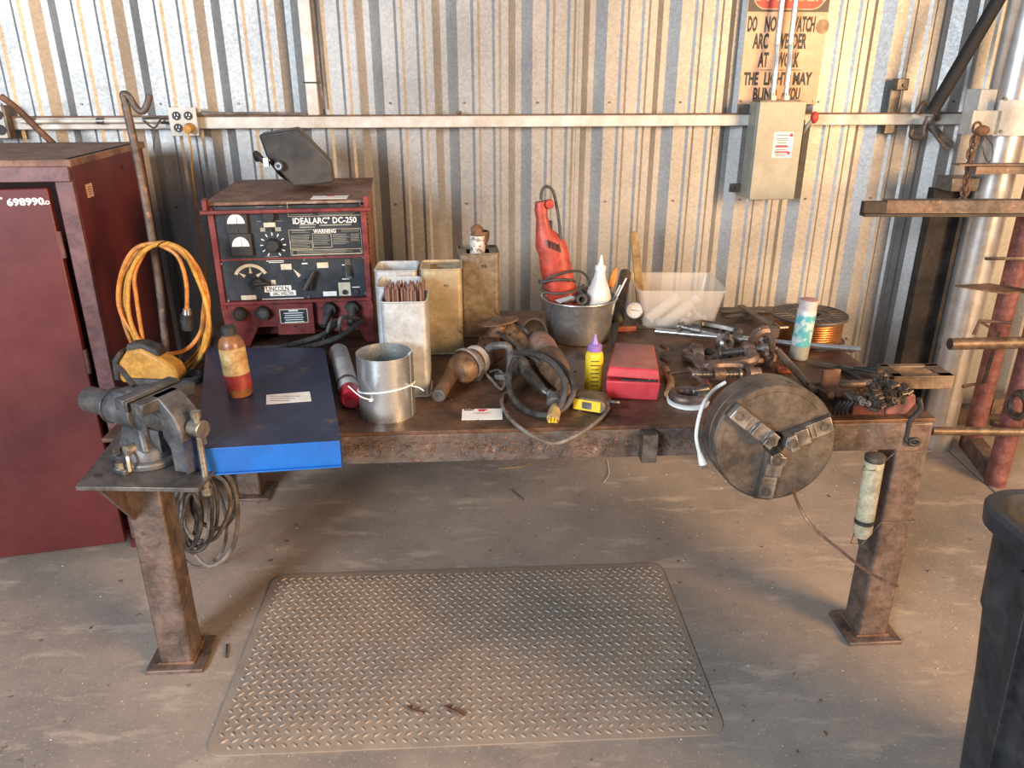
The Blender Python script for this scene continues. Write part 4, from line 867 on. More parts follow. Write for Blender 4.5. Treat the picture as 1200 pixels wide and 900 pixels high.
# yellow and black power tool behind the vise
q = T(176, 452); root = thing('cordless_tool', 'small yellow and black hand tool lying between the vise and the orange cord', 'power tool', TR(q.x, q.y+.02, ZT) @ RZ(-6))
mb = MB(); prof = [(-.095, .02), (-.085, .085), (-.05, .125), (.0, .135), (.05, .11), (.10, .075), (.115, .04), (.10, .012), (-.08, .01)]
mb.prism(prof, -.035, .035, RX(90)); part('body', mb, G['yellowcord'], root, bev=.012)
mb = MB(); mb.prism([(-.06, .115), (-.05, .145), (.0, .15), (.05, .13), (.06, .09), (.03, .10), (.0, .105), (-.03, .095)], -.028, .028, RX(90)); part('grip', mb, G['rubber'], root, bev=.008)
mb = MB(); mb.prism([(-.11, .02), (-.105, .09), (-.075, .125), (-.065, .115), (-.088, .08), (-.09, .02)], -.038, .038, RX(90)); part('bumper', mb, G['rubber'], root, bev=.005)
mb = MB(); mb.box((.02, -.002, .018), (.17, .08, .03)); part('sole', mb, G['rubber'], root, bev=.008)
# black wheel/disc beside it
q = T(222, 447); mb = MB(); mb.lathe([(.012, 0), (.045, 0), (.05, .008), (.05, .022), (.04, .028), (.03, .016), (.012, .016), (.012, 0)], 28, TR(q)); solo('plastic_dish', mb, G['black'], 'round black plastic dish on the bench behind the vise jaws', 'dish')
# dusty cloth / grey pad at back-left of blue tray
mb = MB(); q = [T(222, 425, ZT), T(250, 392, ZT), T(268, 378, ZT), T(240, 388, ZT)]
mb = MB(); a = T(236, 420); mb.hull8([a+Vector((-.06, -.03, 0)), a+Vector((.05, -.03, 0)), a+Vector((.06, .25, 0)), a+Vector((-.03, .25, 0))], [a+Vector((-.05, -.02, .015)), a+Vector((.04, -.02, .02)), a+Vector((.05, .24, .05)), a+Vector((-.02, .24, .035))]); solo('metal_scrap', mb, G['plate'], 'dull grey steel scrap plate left of the blue drawer', 'scrap', bev=.003)
mb = MB()
for k in range(9): mb.tube([T(238+random.uniform(-14, 10), 402+random.uniform(-8, 16), ZT+.05), T(246+random.uniform(-14, 6), 388+random.uniform(-8, 8), ZT+.06)], .006, 6)
solo('short_rods', mb, G['rust'], 'loose pile of short rusty rods between cord coil and blue drawer', 'rods', kind='stuff')
# cable bundle hanging under the bench left
root = thing('cable_bundle', 'bundle of dusty black cables hanging under the bench behind the left leg', 'cable', TR(V(235, 575, 2.35)))
rn = random.Random(5)
for i, (cu, cv, ru, rv, y) in enumerate(((228, 600, 16, 48, 2.30), (222, 598, 12, 44, 2.33), (232, 596, 22, 46, 2.36), (240, 592, 30, 40, 2.40), (226, 605, 24, 42, 2.28), (218, 590, 14, 50, 2.42), (235, 615, 32, 50, 2.44), (252, 585, 26, 34, 2.46), (224, 610, 10, 32, 2.25), (248, 605, 32, 58, 2.40))):
    mb = MB(); pts = []
    for k in range(10):
        t = 2*math.pi*k/10; pts.append(V(cu+ru*math.cos(t)+rn.uniform(-2, 2), cv+rv*math.sin(t)+rn.uniform(-2, 2), y+rn.uniform(-.02, .02)))
    mb.tube(pts, .0085 if i % 2 else .0065, 7, 4, closed=True); part('cable_loop', mb, G['rubber' if i % 3 else 'greycord'], root, world=True)
# ================================================================ tin cans and duct
def square_can(name, label, M, w_, h_, m_, holed, group=None, depth=None, taper=1.0):
    d_ = depth or w_; root = thing(name, label, 'can', M, group)
    R = [(x, y) for x, y in rrect(0, 0, w_, d_, .018, 4)]; Ri = [(x, y) for x, y in rrect(0, 0, w_-.006, d_-.006, .015, 4)]; n = len(R)
    vs = [(x, y, 0) for x, y in R]+[(x, y, h_) for x, y in R]+[(x, y, h_) for x, y in Ri]+[(x, y, .004) for x, y in Ri]
    fs = [(k*n+i, k*n+(i+1) % n, (k+1)*n+(i+1) % n, (k+1)*n+i) for k in range(3) for i in range(n)]+[tuple(range(n)), tuple(range(3*n, 4*n))]
    mb = MB(); mb.add(vs, fs); part('can_body', mb, G[m_], root)
    # rolled seams
    mb = MB(); mb.tube([(x, y, h_-.002) for x, y in R], .003, 6, 1, closed=True); mb.tube([(x, y, .003) for x, y in R], .003, 6, 1, closed=True); part('rim', mb, G[m_], root)
    mb = MB(); mb.box((0, -d_/2-.0006, h_*.55), (w_*.8, .0012, h_*.7)); part('pressed_panel', mb, G[m_], root, bev=.0005)
    if holed:   # lid with a round hole
        mb = MB(); m_n = 4*5; vs = []; rr_ = w_*.36
        for i in range(n):
            x, y = R[i]; a = math.atan2(y, x); vs += [(x*.99, y*.99, h_-.006), (rr_*math.cos(a), rr_*math.sin(a), h_-.008)]
        fs = [(2*i, 2*((i+1) % n), 2*((i+1) % n)+1, 2*i+1) for i in range(n)]; mb.add(vs, fs); part('lid_ring', mb, G[m_], root)
    return root
def place(u, v, y_front=None, w_=.145, rz=0, z=ZT):
    """centre of a box whose front bottom edge would be seen at (u, v) or lies at y_front"""
    p = T(u, v, z) if y_front is None else V(u, v, y_front); return TR(p.x, p.y+w_/2, z) @ RZ(rz)
hz = .315
F = place(477, 466, rz=3); c1_ = square_can('electrode_can', 'front silver tin can packed with brown welding rods', F, .140, hz, 'silvercan', False, 'open square welding rod cans')
square_can('electrode_can', 'middle of the silver square cans, empty, right behind the rod-filled one', place(464, 335, 2.43, rz=2), .140, hz, 'silvercan', False, 'open square welding rod cans')
square_can('electrode_can', 'rearmost silver square can, empty, beside the welder', place(462, 314, 2.66, rz=2), .150, hz, 'silvercan', False, 'open square welding rod cans')
square_can('electrode_can', 'tan painted square can with a round hole, third from the welder', place(515, 312, 2.66, rz=4), .145, hz+.005, 'tan', True, 'open square welding rod cans')
tc = place(559, 302, 2.87, rz=6); square_can('electrode_can', 'tall stained square can with a paper tube in its round hole', tc, .155, hz+.015, 'darkcan', True, 'open square welding rod cans')
# rods in the front can
rb = MB(); rb.lathe([(1e-4, 0), (.0022, 0), (.0026, .02), (.0026, .33), (.001, .335)], 6); rmesh = rb.mesh('welding_rod', G['rod'])
rn = random.Random(2)
for i in range(140):
    o = bpy.data.objects.new('welding_rod', rmesh); COL.objects.link(o)
    row = i // 28; x = -.060+.120*((i % 28)+rn.uniform(.2, .8))/28; y = -.050+row*.014+rn.uniform(-.004, .004)
    o.matrix_world = F @ TR(x, y, .012+rn.uniform(-.004, .02)) @ RX(rn.uniform(-1, 1)) @ RY(rn.uniform(-1, 1))
    tag(o, 'thin brown welding rod standing upright in the front silver can', 'welding rod', 'welding rods in the front can')
# paper tube
root = thing('paper_tube', 'crumpled white and brown paper tube sticking out of the tallest can', 'paper tube', tc @ TR(-.012, 0, .01) @ RY(2))
mb = MB(); mb.lathe([(.028, .20), (.029, .30), (.031, .375), (.029, .375), (.026, .20)], 20); part('wrapper', mb, mat('printed_wrapper', (.72, .70, .66), (.25, .22, .20), .6, 0, 60, .52, .58), root)
mb = MB(); mb.lathe([(.012, .35), (.022, .375), (.026, .40), (.010, .415), (.004, .40)], 7, TR(-.004, 0, 0)); mb.lathe([(.02, .33), (.030, .36), (.032, .39), (.028, .39), (.02, .34)], 7, TR(.014, .008, 0)); part('torn_end', mb, G['rust'], root)

# galvanised duct cylinder
p = T(453, 488); p.y += .03; root = thing('duct_sleeve', 'short galvanised sheet-metal cylinder with a white zip tie round it', 'cylinder', TR(p.x, p.y, ZT))
hd_ = .196; r = .083
mb = MB(); mb.lathe([(r, 0), (r, hd_), (r-.0015, hd_), (r-.0015, 0)], 48, close=True); mb.box((r-.004, .0, hd_/2), (.008, .03, hd_), RZ(-8)); part('sleeve', mb, G['galv'], root)
mb = MB(); mb.tube([((r+.002)*math.cos(t), (r+.002)*math.sin(t), .088+.016*math.sin(t+2.4)) for t in [2*math.pi*k/16 for k in range(16)]], .0022, 6, 3, closed=True); mb.box((-.034, -r*.93, .074), (.009, .007, .007)); mb.tube([(-.034, -r*.93, .074), (-.06, -r-.01, .092), (-.10, -r+.02, .112)], .002, 5); mb.tube([(r*.95, -.03, .10), (r+.02, -.04, .098), (r+.035, -.05, .092)], .002, 5); part('zip_tie', mb, G['white'], root)
# spray can lying / leaning
a, b = T(412, 468, ZT+.036), T(397, 413, ZT+.036); b.z = ZT+.036
root = thing('spray_can', 'white spray can with a deep red base lying between blue drawer and metal cylinder', 'spray can', axis_m(a, b))
L = (b-a).length*1.0; mb = MB(); mb.lathe([(1e-4, .005), (.028, .0), (.033, .006), (.033, .06)], 28); part('red_end', mb, G['redcap'], root, label='deep red end cap')
mb = MB(); mb.lathe([(.0332, .06), (.0335, L), (.030, L+.012), (.02, L+.02), (1e-4, L+.02)], 28); part('can_body', mb, G['spraywhite'], root)
mb = MB(); mb.lathe([(.0338, .11), (.0338, .13)], 28, None, 0, 360); part('printed_band', mb, G['maroon_edge'], root)
# lot card in front
q = T(565, 486); root = thing('lot_card', 'white lot card with a red logo lying on the bench front edge', 'card', TR(q.x, q.y, ZT+.0008) @ RZ(2))
mb = MB(); mb.box((0, 0, .001), (.122, .078, .0014)); part('card', mb, G['paper'], root)
mb = MB(); mb.box((-.002, .027, .0019), (.018, .016, .0006)); mb.box((.010, .030, .0019), (.012, .009, .0006)); part('red_logo', mb, G['red'], root)
text('3247', TR(-.040, .030, .0022) @ RX(-90), .016, G['ink'], root, bold=.0004)
mb = MB(); mb.box((0, .012, .0019), (.05, .0014, .0004)); mb.box((0, .006, .0019), (.06, .0014, .0004)); mb.box((0, .0, .0019), (.034, .0014, .0004)); part('printed_lines', mb, G['greycord'], root)

# ================================================================ hand tools (grinders, drill) on the bench
def pts(lst, z): return [T(u, v, z) if not isinstance(z, (list, tuple)) else None for u, v in lst]
# left drill/sander
root = thing('corded_grinder', 'leftmost grimy brown power tool with a round body and cord wound round it', 'power tool', TR(T(548, 440)))
mb = MB(); a, b = T(515, 462, ZT+.03), T(534, 432, ZT+.055); mb.cyl(a, b, .021, .025, 14); part('handle', mb, G['toolbrown'], root, world=True, bev=.004)
mb = MB(); mb.cyl(a+(a-b)*.08, a+(b-a)*.02, .022, n=14); part('handle_cap', mb, G['greycast'], root, world=True, bev=.003)
c = T(545, 430, ZT+.06); d = T(574, 412, ZT+.06)
mb = MB(); ax = axis_m(c+(c-d)*.35, d); L = (d-c).length*1.5; mb.lathe([(1e-4, 0), (.034, .004), (.05, .03), (.054, .06), (.05, .10), (.044, .13), (.046, L), (.036, L+.015), (1e-4, L+.015)], 26, ax); bd_ = part('motor_housing', mb, G['toolbrown'], root, world=True)
mb = MB()
for k in range(5):
    R = .053; mb.lathe([(R, .058+.011*k), (R+.005, .062+.011*k), (R, .066+.011*k)], 22, ax @ RX((k-2)*5) @ RY((k-2)*3))
part('wound_cord', mb, G['greycord'], root, world=True)
mb = MB(); mb.lathe([(.046, .11), (.052, .115), (.052, .135), (.046, .14)], 24, ax); part('collar', mb, G['spraywhite'], root, world=True)
mb = MB(); mb.tube([T(573, 436, ZT+.02), T(585, 434, ZT+.02), T(592, 447, ZT+.012), T(587, 456, ZT+.008), T(577, 446, ZT+.008), T(568, 436, ZT+.03)], .0045, 7); part('cord', mb, G['greycord'], root, world=True)
# disc grinder behind
root = thing('disc_grinder', 'large brown angle grinder lying with its flat disc facing up behind the others', 'power tool', TR(T(600, 410)))
dc = T(583, 376, ZT+.15); dm = TR(dc) @ RX(-6) @ RY(-8)
mb = MB(); mb.lathe([(1e-4, .006), (.02, .006), (.06, .003), (.075, .0), (.075, -.004), (.06, -.002), (1e-4, -.003)], 36, dm); mb.mi = 1; mb.lathe([(1e-4, .014), (.016, .012), (.02, .006)], 16, dm); part('disc', mb, [G['rust'], G['steel']], root, world=True)
mb = MB(); a = dc-Vector((0, 0, .01)); b = T(574, 402, ZT+.06); mb.cyl(a+Vector((.01, 0, 0)), b, .024, .03, 16); mb.cyl(b+(a-b)*.1, b-(a-b)*.2, .042, .04, 20); part('gear_head', mb, G['toolbrown'], root, world=True, bev=.003)
a, b = T(585, 385, ZT+.10), T(620, 412, ZT+.055); ax = axis_m(a, b); L = (b-a).length
mb = MB(); mb.lathe([(1e-4, -.01), (.04, -.005), (.046, .02), (.042, L*.5), (.034, L*.9), (.02, L*1.15), (1e-4, L*1.16)], 22, ax); part('motor_housing', mb, G['toolbrown'], root, world=True)
mb = MB(); mb.tube([T(572, 380, ZT+.10), T(592, 396, ZT+.12), T(612, 411, ZT+.10), T(640, 430, ZT+.07)], .006, 8); mb.tube([T(596, 372, ZT+.12), T(614, 385, ZT+.12), T(626, 402, ZT+.06)], .0065, 8); part('cord', mb, G['rubber'], root, world=True)
# black cone guard
root = thing('black_funnel_guard', 'black curved plastic guard standing on edge behind the grinders', 'guard', TR(T(622, 400)))
mb = MB(); cc = T(620, 392, ZT+.055); mb.lathe([(1e-4, 0), (.03, .004), (.058, .03), (.062, .034), (.055, .034), (.03, .012), (1e-4, .006)], 26, TR(cc) @ RZ(35) @ RX(75)); part('guard_shell', mb, G['black'], root, world=True)
mb = MB(); mb.cyl(cc+Vector((0, -.01, -.0)), T(622, 400, ZT+.012), .02, .03, 12); part('guard_base', mb, G['black'], root, world=True)
# grey D-handle
root = thing('d_handle', 'grey cast D-shaped auxiliary handle propped between the power tools', 'handle', TR(T(585, 440)))
mb = MB(); yy = T(590, 443).y
q = [V(568, 426, yy+.03), V(572, 409, yy+.02), V(583, 405, yy), V(596, 407, yy-.01), V(598, 424, yy-.01), V(597, 440, yy-.02)]
mb.tube(q, .0135, 10, 3); part('grip_loop', mb, G['greycast'], root, world=True)
mb = MB(); mb.cyl(V(567, 426, yy+.03), V(570, 440, yy+.03), .014, n=12); mb.box(V(590, 441, yy-.01), (.06, .03, .02)); part('handle_foot', mb, G['greycast'], root, world=True, bev=.003)
# long grinder at the right
root = thing('straight_grinder', 'brown and dusty pink power tool with a ribbed cable end, before the steel bucket', 'power tool', TR(T(655, 430)))
a, b = T(632, 402, ZT+.07), T(657, 444, ZT+.05); ax = axis_m(a, b); L = (b-a).length
mb = MB(); mb.lathe([(1e-4, -.02), (.03, -.018), (.046, .0), (.05, .05), (.046, L*.45)], 26, ax); part('rear_housing', mb, G['maroon_edge'] if False else mat('dusty_pink_housing', (.36, .23, .18), (.24, .13, .09), .6, 0, 14, c3=(.10, .06, .04), s3=20, t3=.62), root, world=True)
mb = MB(); mb.lathe([(.047, L*.45), (.052, L*.5), (.050, L*.8), (.034, L*1.0), (.026, L*1.15), (.032, L*1.25), (.028, L*1.33), (1e-4, L*1.33)], 24, ax); part('front_housing', mb, G['toolbrown'], root, world=True)
a, b = T(612, 430, ZT+.05), T(641, 462, ZT+.03); ax2 = axis_m(a, b); L2 = (b-a).length
mb = MB(); mb.lathe([(1e-4, -.03), (.028, -.03), (.031, 0), (.024, .02), (.022, .03)]+[(.0215-.0005*k+(.002 if k % 2 else 0), .03+.009*k) for k in range(int((L2-.03)/.009))]+[(1e-4, L2)], 20, ax2); part('strain_relief', mb, G['steel'], root, world=True)
mb = MB(); c = T(650, 472, ZT+.03); mb.cyl(c+Vector((0, .02, .012)), c+Vector((0, -.012, .0)), .024, .026, 18); mb.cyl(T(644, 460, ZT+.035), T(645, 463, ZT+.035), .012, n=10); part('chuck_nose', mb, G['greycast'], root, world=True, bev=.003)
# thick coiled cable with yellow plug
root = thing('coiled_tool_cable', 'thick black coiled cable with a yellow three-pin plug at the front of the tools', 'cord', TR(T(632, 478)))
mb = MB(); mb.tube([T(602, 418, ZT+.10), T(625, 412, ZT+.13), T(648, 420, ZT+.125), T(667, 440, ZT+.10), T(672, 460, ZT+.065), T(663, 476, ZT+.03), T(652, 484, ZT+.02)], .0095, 9); mb.tube([T(604, 413, ZT+.12), T(630, 416, ZT+.145), T(650, 428, ZT+.135), T(661, 446, ZT+.10), T(661, 464, ZT+.06), T(655, 480, ZT+.025)], .0095, 9)
part('upper_loop', mb, G['rubber'], root, world=True)
mb = MB(); mb.tube([T(614, 412, ZT+.115), T(602, 422, ZT+.09), T(596, 445, ZT+.05), T(601, 466, ZT+.015), T(615, 480, ZT+.0095), T(630, 486, ZT+.0105), T(645, 487, ZT+.012)], .0095, 9); part('lower_loop', mb, G['rubber'], root, world=True)
mb = MB(); a, b = T(650, 482, ZT+.02), T(648, 491, ZT+.014); mb.cyl(a+(a-b)*.6, a, .014, .018, 16); mb.cyl(a, b, .019, .019, 18); part('plug_body', mb, mat('old_plug_yellow', (.50, .38, .16), (.36, .24, .12), .55, 0, 30), root, world=True)
mb = MB(); d = (b-a).normalized()
for k in (-1, 0, 1): mb.cyl(b+Vector((.009*k, 0, .003*(k == 0))), b+Vector((.009*k, 0, 0))+d*.016, .0035, n=8)
part('prong', mb, G['yellow'], root, world=True)
# cord drooping over the front
q = [T(598, 458, ZT+.012), T(590, 464, ZT+.01), T(588, 474, ZT+.008), T(597, 490, ZT+.008)]
yf = 2.0
q += [V(612, 503, yf), V(630, 514, yf-.02), V(648, 520, yf-.02), V(668, 514, yf-.015), V(690, 501, yf+.01), T(706, 488, ZT+.01), T(713, 478, ZT+.012), T(712, 468, ZT+.02)]
mb = MB(); mb.tube(q, .0055, 8, 5); solo('drooping_cord', mb, G['greycord'], 'dusty grey cord drooping over the bench front edge to the yellow tape holder', 'cord')
# yellow/black box tool
q = T(692, 478); root = thing('tape_measure', 'dusty flat tape measure case with a yellow and silver label, below the yellow bottle', 'tape measure', TR(q.x, q.y, ZT) @ RZ(-22))
mb = MB(); mb.prism([(-.055, 0), (.045, 0), (.055, .012), (.055, .03), (.04, .046), (-.04, .046), (-.055, .034)], -.035, .035, RX(90)); part('case', mb, G['brownst'], root, bev=.005)
mb = MB(); mb.box((-.002, -.0358, .022), (.085, .0012, .034)); part('yellow_label', mb, G['yellow'], root)
mb = MB(); mb.box((-.002, -.0368, .022), (.03, .0012, .022)); part('silver_badge', mb, G['greycast'], root)
mb = MB(); mb.box((.056, 0, .02), (.012, .03, .03)); mb.tube([(.055, 0, .03), (.085, .01, .028), (.075, .03, .018)], .005, 6); part('clip', mb, G['steel'], root)
# yellow bottle
q = T(695, 457); root = thing('yellow_bottle', 'bright yellow squeeze bottle with a purple pointed cap', 'bottle', TR(q.x, q.y, ZT)); r = .029
hB = V(695, 413, q.y-.02).z-ZT
mb = MB(); mb.lathe([(1e-4, 0), (r*.92, 0), (r, .006), (r, hB*.86), (r*.9, hB*.95), (.017, hB), (.017, hB+.004)], 28); part('bottle_body', mb, G['yellow'], root)
mb = MB(); mb.lathe([(.023, hB), (.023, hB+.018), (.012, hB+.024), (.006, hB+.04), (.003, hB+.055), (1e-4, hB+.056)], 18); part('nozzle_cap', mb, G['purple'], root)
mb = MB()
for k, w_ in enumerate((.026, .030, .022, .028, .020, .026, .024)): mb.box((.0, -r-.0003, hB*(.80-.10*k)), (w_, .001, .003))
part('label_print', mb, G['ink'], root, kind='stuff')
# red case
f0, f1 = T(710, 467), T(771, 470); yawc = math.degrees(math.atan2(f1.y-f0.y, f1.x-f0.x))
bk = V(723, 391, 0.1); w_ = (f1-f0).length; root = thing('red_tool_case', 'small red tool case, lid ajar and dusty, to the right of the yellow bottle', 'case', TR((f0.x+f1.x)/2, (f0.y+f1.y)/2, ZT) @ RZ(yawc))
dd_ = .27; hB = .062
mb = MB(); W2 = w_/2
o4 = [(-W2, 0, 0), (W2, 0, 0), (W2-.005, dd_, 0), (-W2+.02, dd_, 0)]; 
mb.hull8(o4, [(-W2-.003, -.003, hB), (W2+.003, -.003, hB), (W2-.003, dd_, hB), (-W2+.018, dd_, hB)]); part('case_base', mb, G['caseRed'], root, bev=.005)
mb = MB(); mb.box((.02, .012, hB+.003), (w_*.7, .02, .008)); mb.mi = 1; mb.box((.05, .006, hB+.008), (.008, .008, .006)); mb.box((.065, .006, hB+.008), (.004, .008, .006)); part('case_contents', mb, [G['black'], G['chrome']], root)
LMm = TR(0, dd_, hB+.004) @ RX(-1.5) @ TR(0, -dd_, 0) @ RY(1.5)
mb = MB(); mb.M = LMm; mb.hull8([(-W2-.004, -.006, 0), (W2+.002, -.006, 0), (W2-.003, dd_, 0), (-W2+.018, dd_, 0)], [(-W2+.004, .004, .032), (W2-.006, .004, .032), (W2-.009, dd_-.006, .032), (-W2+.024, dd_-.006, .032)]); ld = part('case_lid', mb, G['caseRed'], root, bev=.006)
mb = MB(); mb.M = LMm; mb.hull8([(-W2+.008, .008, .032), (W2-.010, .008, .032), (W2-.013, dd_-.010, .032), (-W2+.028, dd_-.010, .032)], [(-W2+.010, .010, .0335), (W2-.012, .010, .0335), (W2-.015, dd_-.012, .0335), (-W2+.030, dd_-.012, .0335)]); part('lid_top', mb, G['caseTop'], root, label='dusty pinkish-brown lid top')
mb = MB(); mb.box((W2+.004, .05, .05), (.008, .02, .02)); mb.box((W2+.004, .13, .055), (.008, .02, .02)); part('latch', mb, G['rust'], root)

# ================================================================ steel bucket with its contents
q = V(680, 395, 2.88); BK = Vector((.258, 2.86, ZT)); root = thing('steel_bucket', 'worn steel bucket filled with tools and bottles behind the yellow bottle', 'bucket', TR(BK))
mb = MB(); mb.lathe([(1e-4, .003), (.112, .0), (.118, .004), (.142, .160), (.147, .163), (.147, .168), (.141, .168), (.114, .008), (1e-4, .006)], 48); part('bucket_body', mb, G['bucket'], root)
mb = MB(); mb.tube([(.145*math.cos(t), .145*math.sin(t), .166) for t in [2*math.pi*k/32 for k in range(32)]], .004, 8, 1, closed=True); part('rolled_rim', mb, G['bucket'], root)
# red saw standing in it
yb_ = BK.y-.03
sa, sb_ = V(664, 372, yb_), V(634, 243, yb_+.02)
root = thing('red_power_saw', 'red corded power tool standing upright in the steel bucket', 'power tool', TR(sa))
m1 = V(643, 292, yb_+.01); m0 = V(660, 350, yb_)
def sect(path, name, m_, bev=.006):
    """body through (centre pixel, half-width px, half-depth m)"""
    mb = MB(); n = 14; vs = []; K = len(path)
    for (u, v, hw_, hd__) in path:
        p = V(u, v, yb_); wm = hw_*.00325
        for k in range(n):
            t = 2*math.pi*k/n; cx_, cy_ = math.cos(t), math.sin(t); e = .75
            sx_ = abs(cx_)**e*(1 if cx_ > 0 else -1); sy_ = abs(cy_)**e*(1 if cy_ > 0 else -1)
            vs.append(p+Vector((wm*sx_, hd__*sy_, wm*sx_*.22)))
    fs = [(i*n+k, i*n+(k+1) % n, (i+1)*n+(k+1) % n, (i+1)*n+k) for i in range(K-1) for k in range(n)]+[tuple(range(n)), tuple(range((K-1)*n, K*n))]
    mb.add(vs, fs); return part(name, mb, m_, root, world=True)
sect([(663, 360, 14, .045), (657, 340, 18, .052), (651, 312, 17.5, .052), (648, 294, 16.5, .05)], 'motor_housing', G['sawred'])
sect([(648, 294, 17, .05), (645, 286, 17, .05), (641, 277, 13, .042), (637, 270, 9, .034), (635, 255, 6.5, .026), (634, 244, 7.5, .026), (634, 236, 6.5, .022)], 'rear_handle', G['sawred'])
mb = MB(); p = V(644, 239, yb_-.01); mb.cyl(p+Vector((0, -.02, 0)), p+Vector((0, .02, 0)), .016, n=16); part('cord_boss', mb, G['sawred'], root, world=True, bev=.003)
mb = MB(); mb.box(V(644, 267, yb_-.0), (.02, .03, .05), None); part('trigger', mb, G['black'], root, world=True, bev=.003)
mb = MB()
for k in range(4):
    p = V(643+4.2*k, 286+1.6*k, yb_-.051); mb.box((0, 0, 0), (.0055, .006, .03), TR(p) @ RY(-14))
part('vent_slot', mb, G['groove'], root, world=True)
mb = MB(); mb.tube([V(634, 234, yb_), V(635, 224, yb_), V(640, 218.5, yb_), V(648, 224, yb_), V(653, 245, yb_), V(656, 268, yb_-.02), V(657, 288, yb_-.03)], .0055, 8); part('cord', mb, G['rubber'], root, world=True)
mb = MB(); 
mb.tube([V(634, 331, yb_-.06), V(648, 324, yb_-.07), V(664, 319, yb_-.07), V(680, 318, yb_-.03), V(689, 326, yb_), V(692, 336, yb_)], .005, 7)
mb.tube([V(632, 328, yb_-.05), V(634, 331, yb_-.06), V(650, 328, yb_-.075), V(668, 328, yb_-.075), V(674, 330, yb_-.06)], .005, 7)
mb.tube([V(633, 338, yb_-.05), V(642, 343, yb_-.07), V(660, 344, yb_-.08), V(676, 340, yb_-.06), V(684, 334, yb_-.03)], .005, 7); part('wound_cord', mb, G['rubber'], root, world=True)
# squeeze bottle in the bucket
p = V(700, 362, BK.y-.03); root = thing('white_squeeze_bottle', 'milky white squeeze bottle with a pointed nozzle in the bucket', 'bottle', TR(p) @ RY(2))
k_ = .00335; mb = MB(); mb.lathe([(1e-4, 0), (13.5*k_, 2*k_), (14.5*k_, 14*k_), (12*k_, 24*k_), (7*k_, 36*k_), (5.5*k_, 44*k_), (5.5*k_, 48*k_)], 24); part('bottle_body', mb, G['glassy'], root)
mb = MB(); mb.lathe([(6*k_, 45*k_), (6*k_, 50*k_), (3*k_, 51*k_), (1*k_, 62*k_), (1e-4, 62*k_)], 16); part('nozzle', mb, G['white'], root)
# orange knife, welding sticks, pipes
def rod(name, label, cat, p0_, p1_, r0, r1, m_, grp=None):
    mb = MB(); mb.cyl(p0_, p1_, r0, r1, 10); return solo(name, mb, m_, label, cat, grp)
yk = BK.y+.01
root = thing('orange_handled_scraper', 'orange handled tool sticking up in the bucket beside the white bottle', 'scraper', TR(V(714, 352, yk)))
mb = MB(); mb.cyl(V(713, 352, yk), V(716, 332, yk), .006, .006, 8); part('shaft', mb, G['steel'], root, world=True)
mb = MB(); mb.prism([(-.012, 0), (.010, 0), (.014, .035), (.010, .07), (.004, .078), (-.006, .07), (-.014, .03)], -.006, .006, TR(V(716, 336, yk)) @ RY(10) @ RX(90)); part('handle', mb, G['orange'], root, world=True, bev=.002)
rod('white_rod', 'left one of two thin white rods leaning out of the bucket', 'rod', V(718, 352, yk), V(727, 334, yk), .003, .003, G['white'])
rod('white_rod', 'longer right one of two thin white rods leaning out of the bucket', 'rod', V(721, 352, yk-.01), V(734, 326, yk-.01), .003, .003, G['white'])
rod('thin_dark_rod', 'thin dark rod leaning up from the bucket beside the saw cord', 'rod', V(677, 340, yk-.06), V(681, 324, yk-.06), .002, .002, G['rust'])
root = thing('black_hose_fitting', 'black rubber hose fitting with an open end lying on top of the bucket', 'hose fitting', TR(V(682, 352, yk-.08)))
mb = MB(); a, b = V(682, 351, yk-.11), V(676, 342, yk+.02); ax = axis_m(a, b); mb.lathe([(.011, 0), (.021, 0), (.022, .02), (.018, .03), (.018, .11), (1e-4, .11), (1e-4, .03), (.011, .02), (.011, 0)], 20, ax); part('socket', mb, G['rubber'], root, world=True)
mb = MB(); mb.tube([V(679, 342, yk), V(688, 346, yk-.02), V(693, 354, yk-.04)], .014, 10); part('elbow', mb, G['rubber'], root, world=True)
rod('hose_end', 'short black tube lying across the bucket left of the hose fitting', 'tube', V(660, 353, yk-.10), V(676, 349, yk-.09), .013, .013, G['steel'])
mb = MB(); mb.prism([(0, 0), (.06, .018), (.075, .012), (.02, -.012)], -.004, .004, TR(V(650, 352, yk-.11)) @ RX(60)); solo('blade_guard', mb, G['galv'], 'flat grey blade lying across the bucket rim below the red tool', 'blade')
mb = MB()
for k in range(14):
    t = k*2.4; rr_ = .10*math.sqrt((k+.5)/14); mb.ball((BK.x+rr_*math.cos(t), BK.y+rr_*math.sin(t), ZT+.115+.02*random.random()), .03, 8, (1, 1, .8))
solo('bucket_scrap', mb, G['steel'], 'jumble of dark metal oddments filling the steel bucket', 'scrap', kind='stuff')

# wooden stick, gauge, dark hammer behind bucket
a, b = V(742, 352, 3.0), V(743, 271, 3.32)
a = Vector((T(742, 362).x, 3.02, ZT+.03)); b = V(743, 272, 3.34)
mb = MB(); mb.box((0, 0, (b-a).length/2), (.034, .012, (b-a).length), axis_m(a, b, (0, 1, 0))); solo('wooden_stick', mb, G['wood'], 'weathered wooden stick leaning on the wall behind the dial gauge', 'stick', bev=.003)
q = T(742, 384, ZT+.0); yq = q.y-.02; root = thing('dial_thermometer', 'round dial thermometer on a dark stem behind the red case', 'thermometer', TR(q.x, yq, ZT))
p = V(743, 364, yq); mb = MB(); mb.cyl((p.x, yq, ZT), p, .004, n=8); part('stem', mb, G['black'], root, world=True)
mb = MB(); mb.cyl(p+Vector((0, .012, -.004)), p+Vector((0, -.010, .004)), .036, .036, 32); bz = part('bezel', mb, G['chrome'], root, world=True, bev=.003)
fm = TR(p+Vector((0, -.0105, .0042))) @ RX(-20)
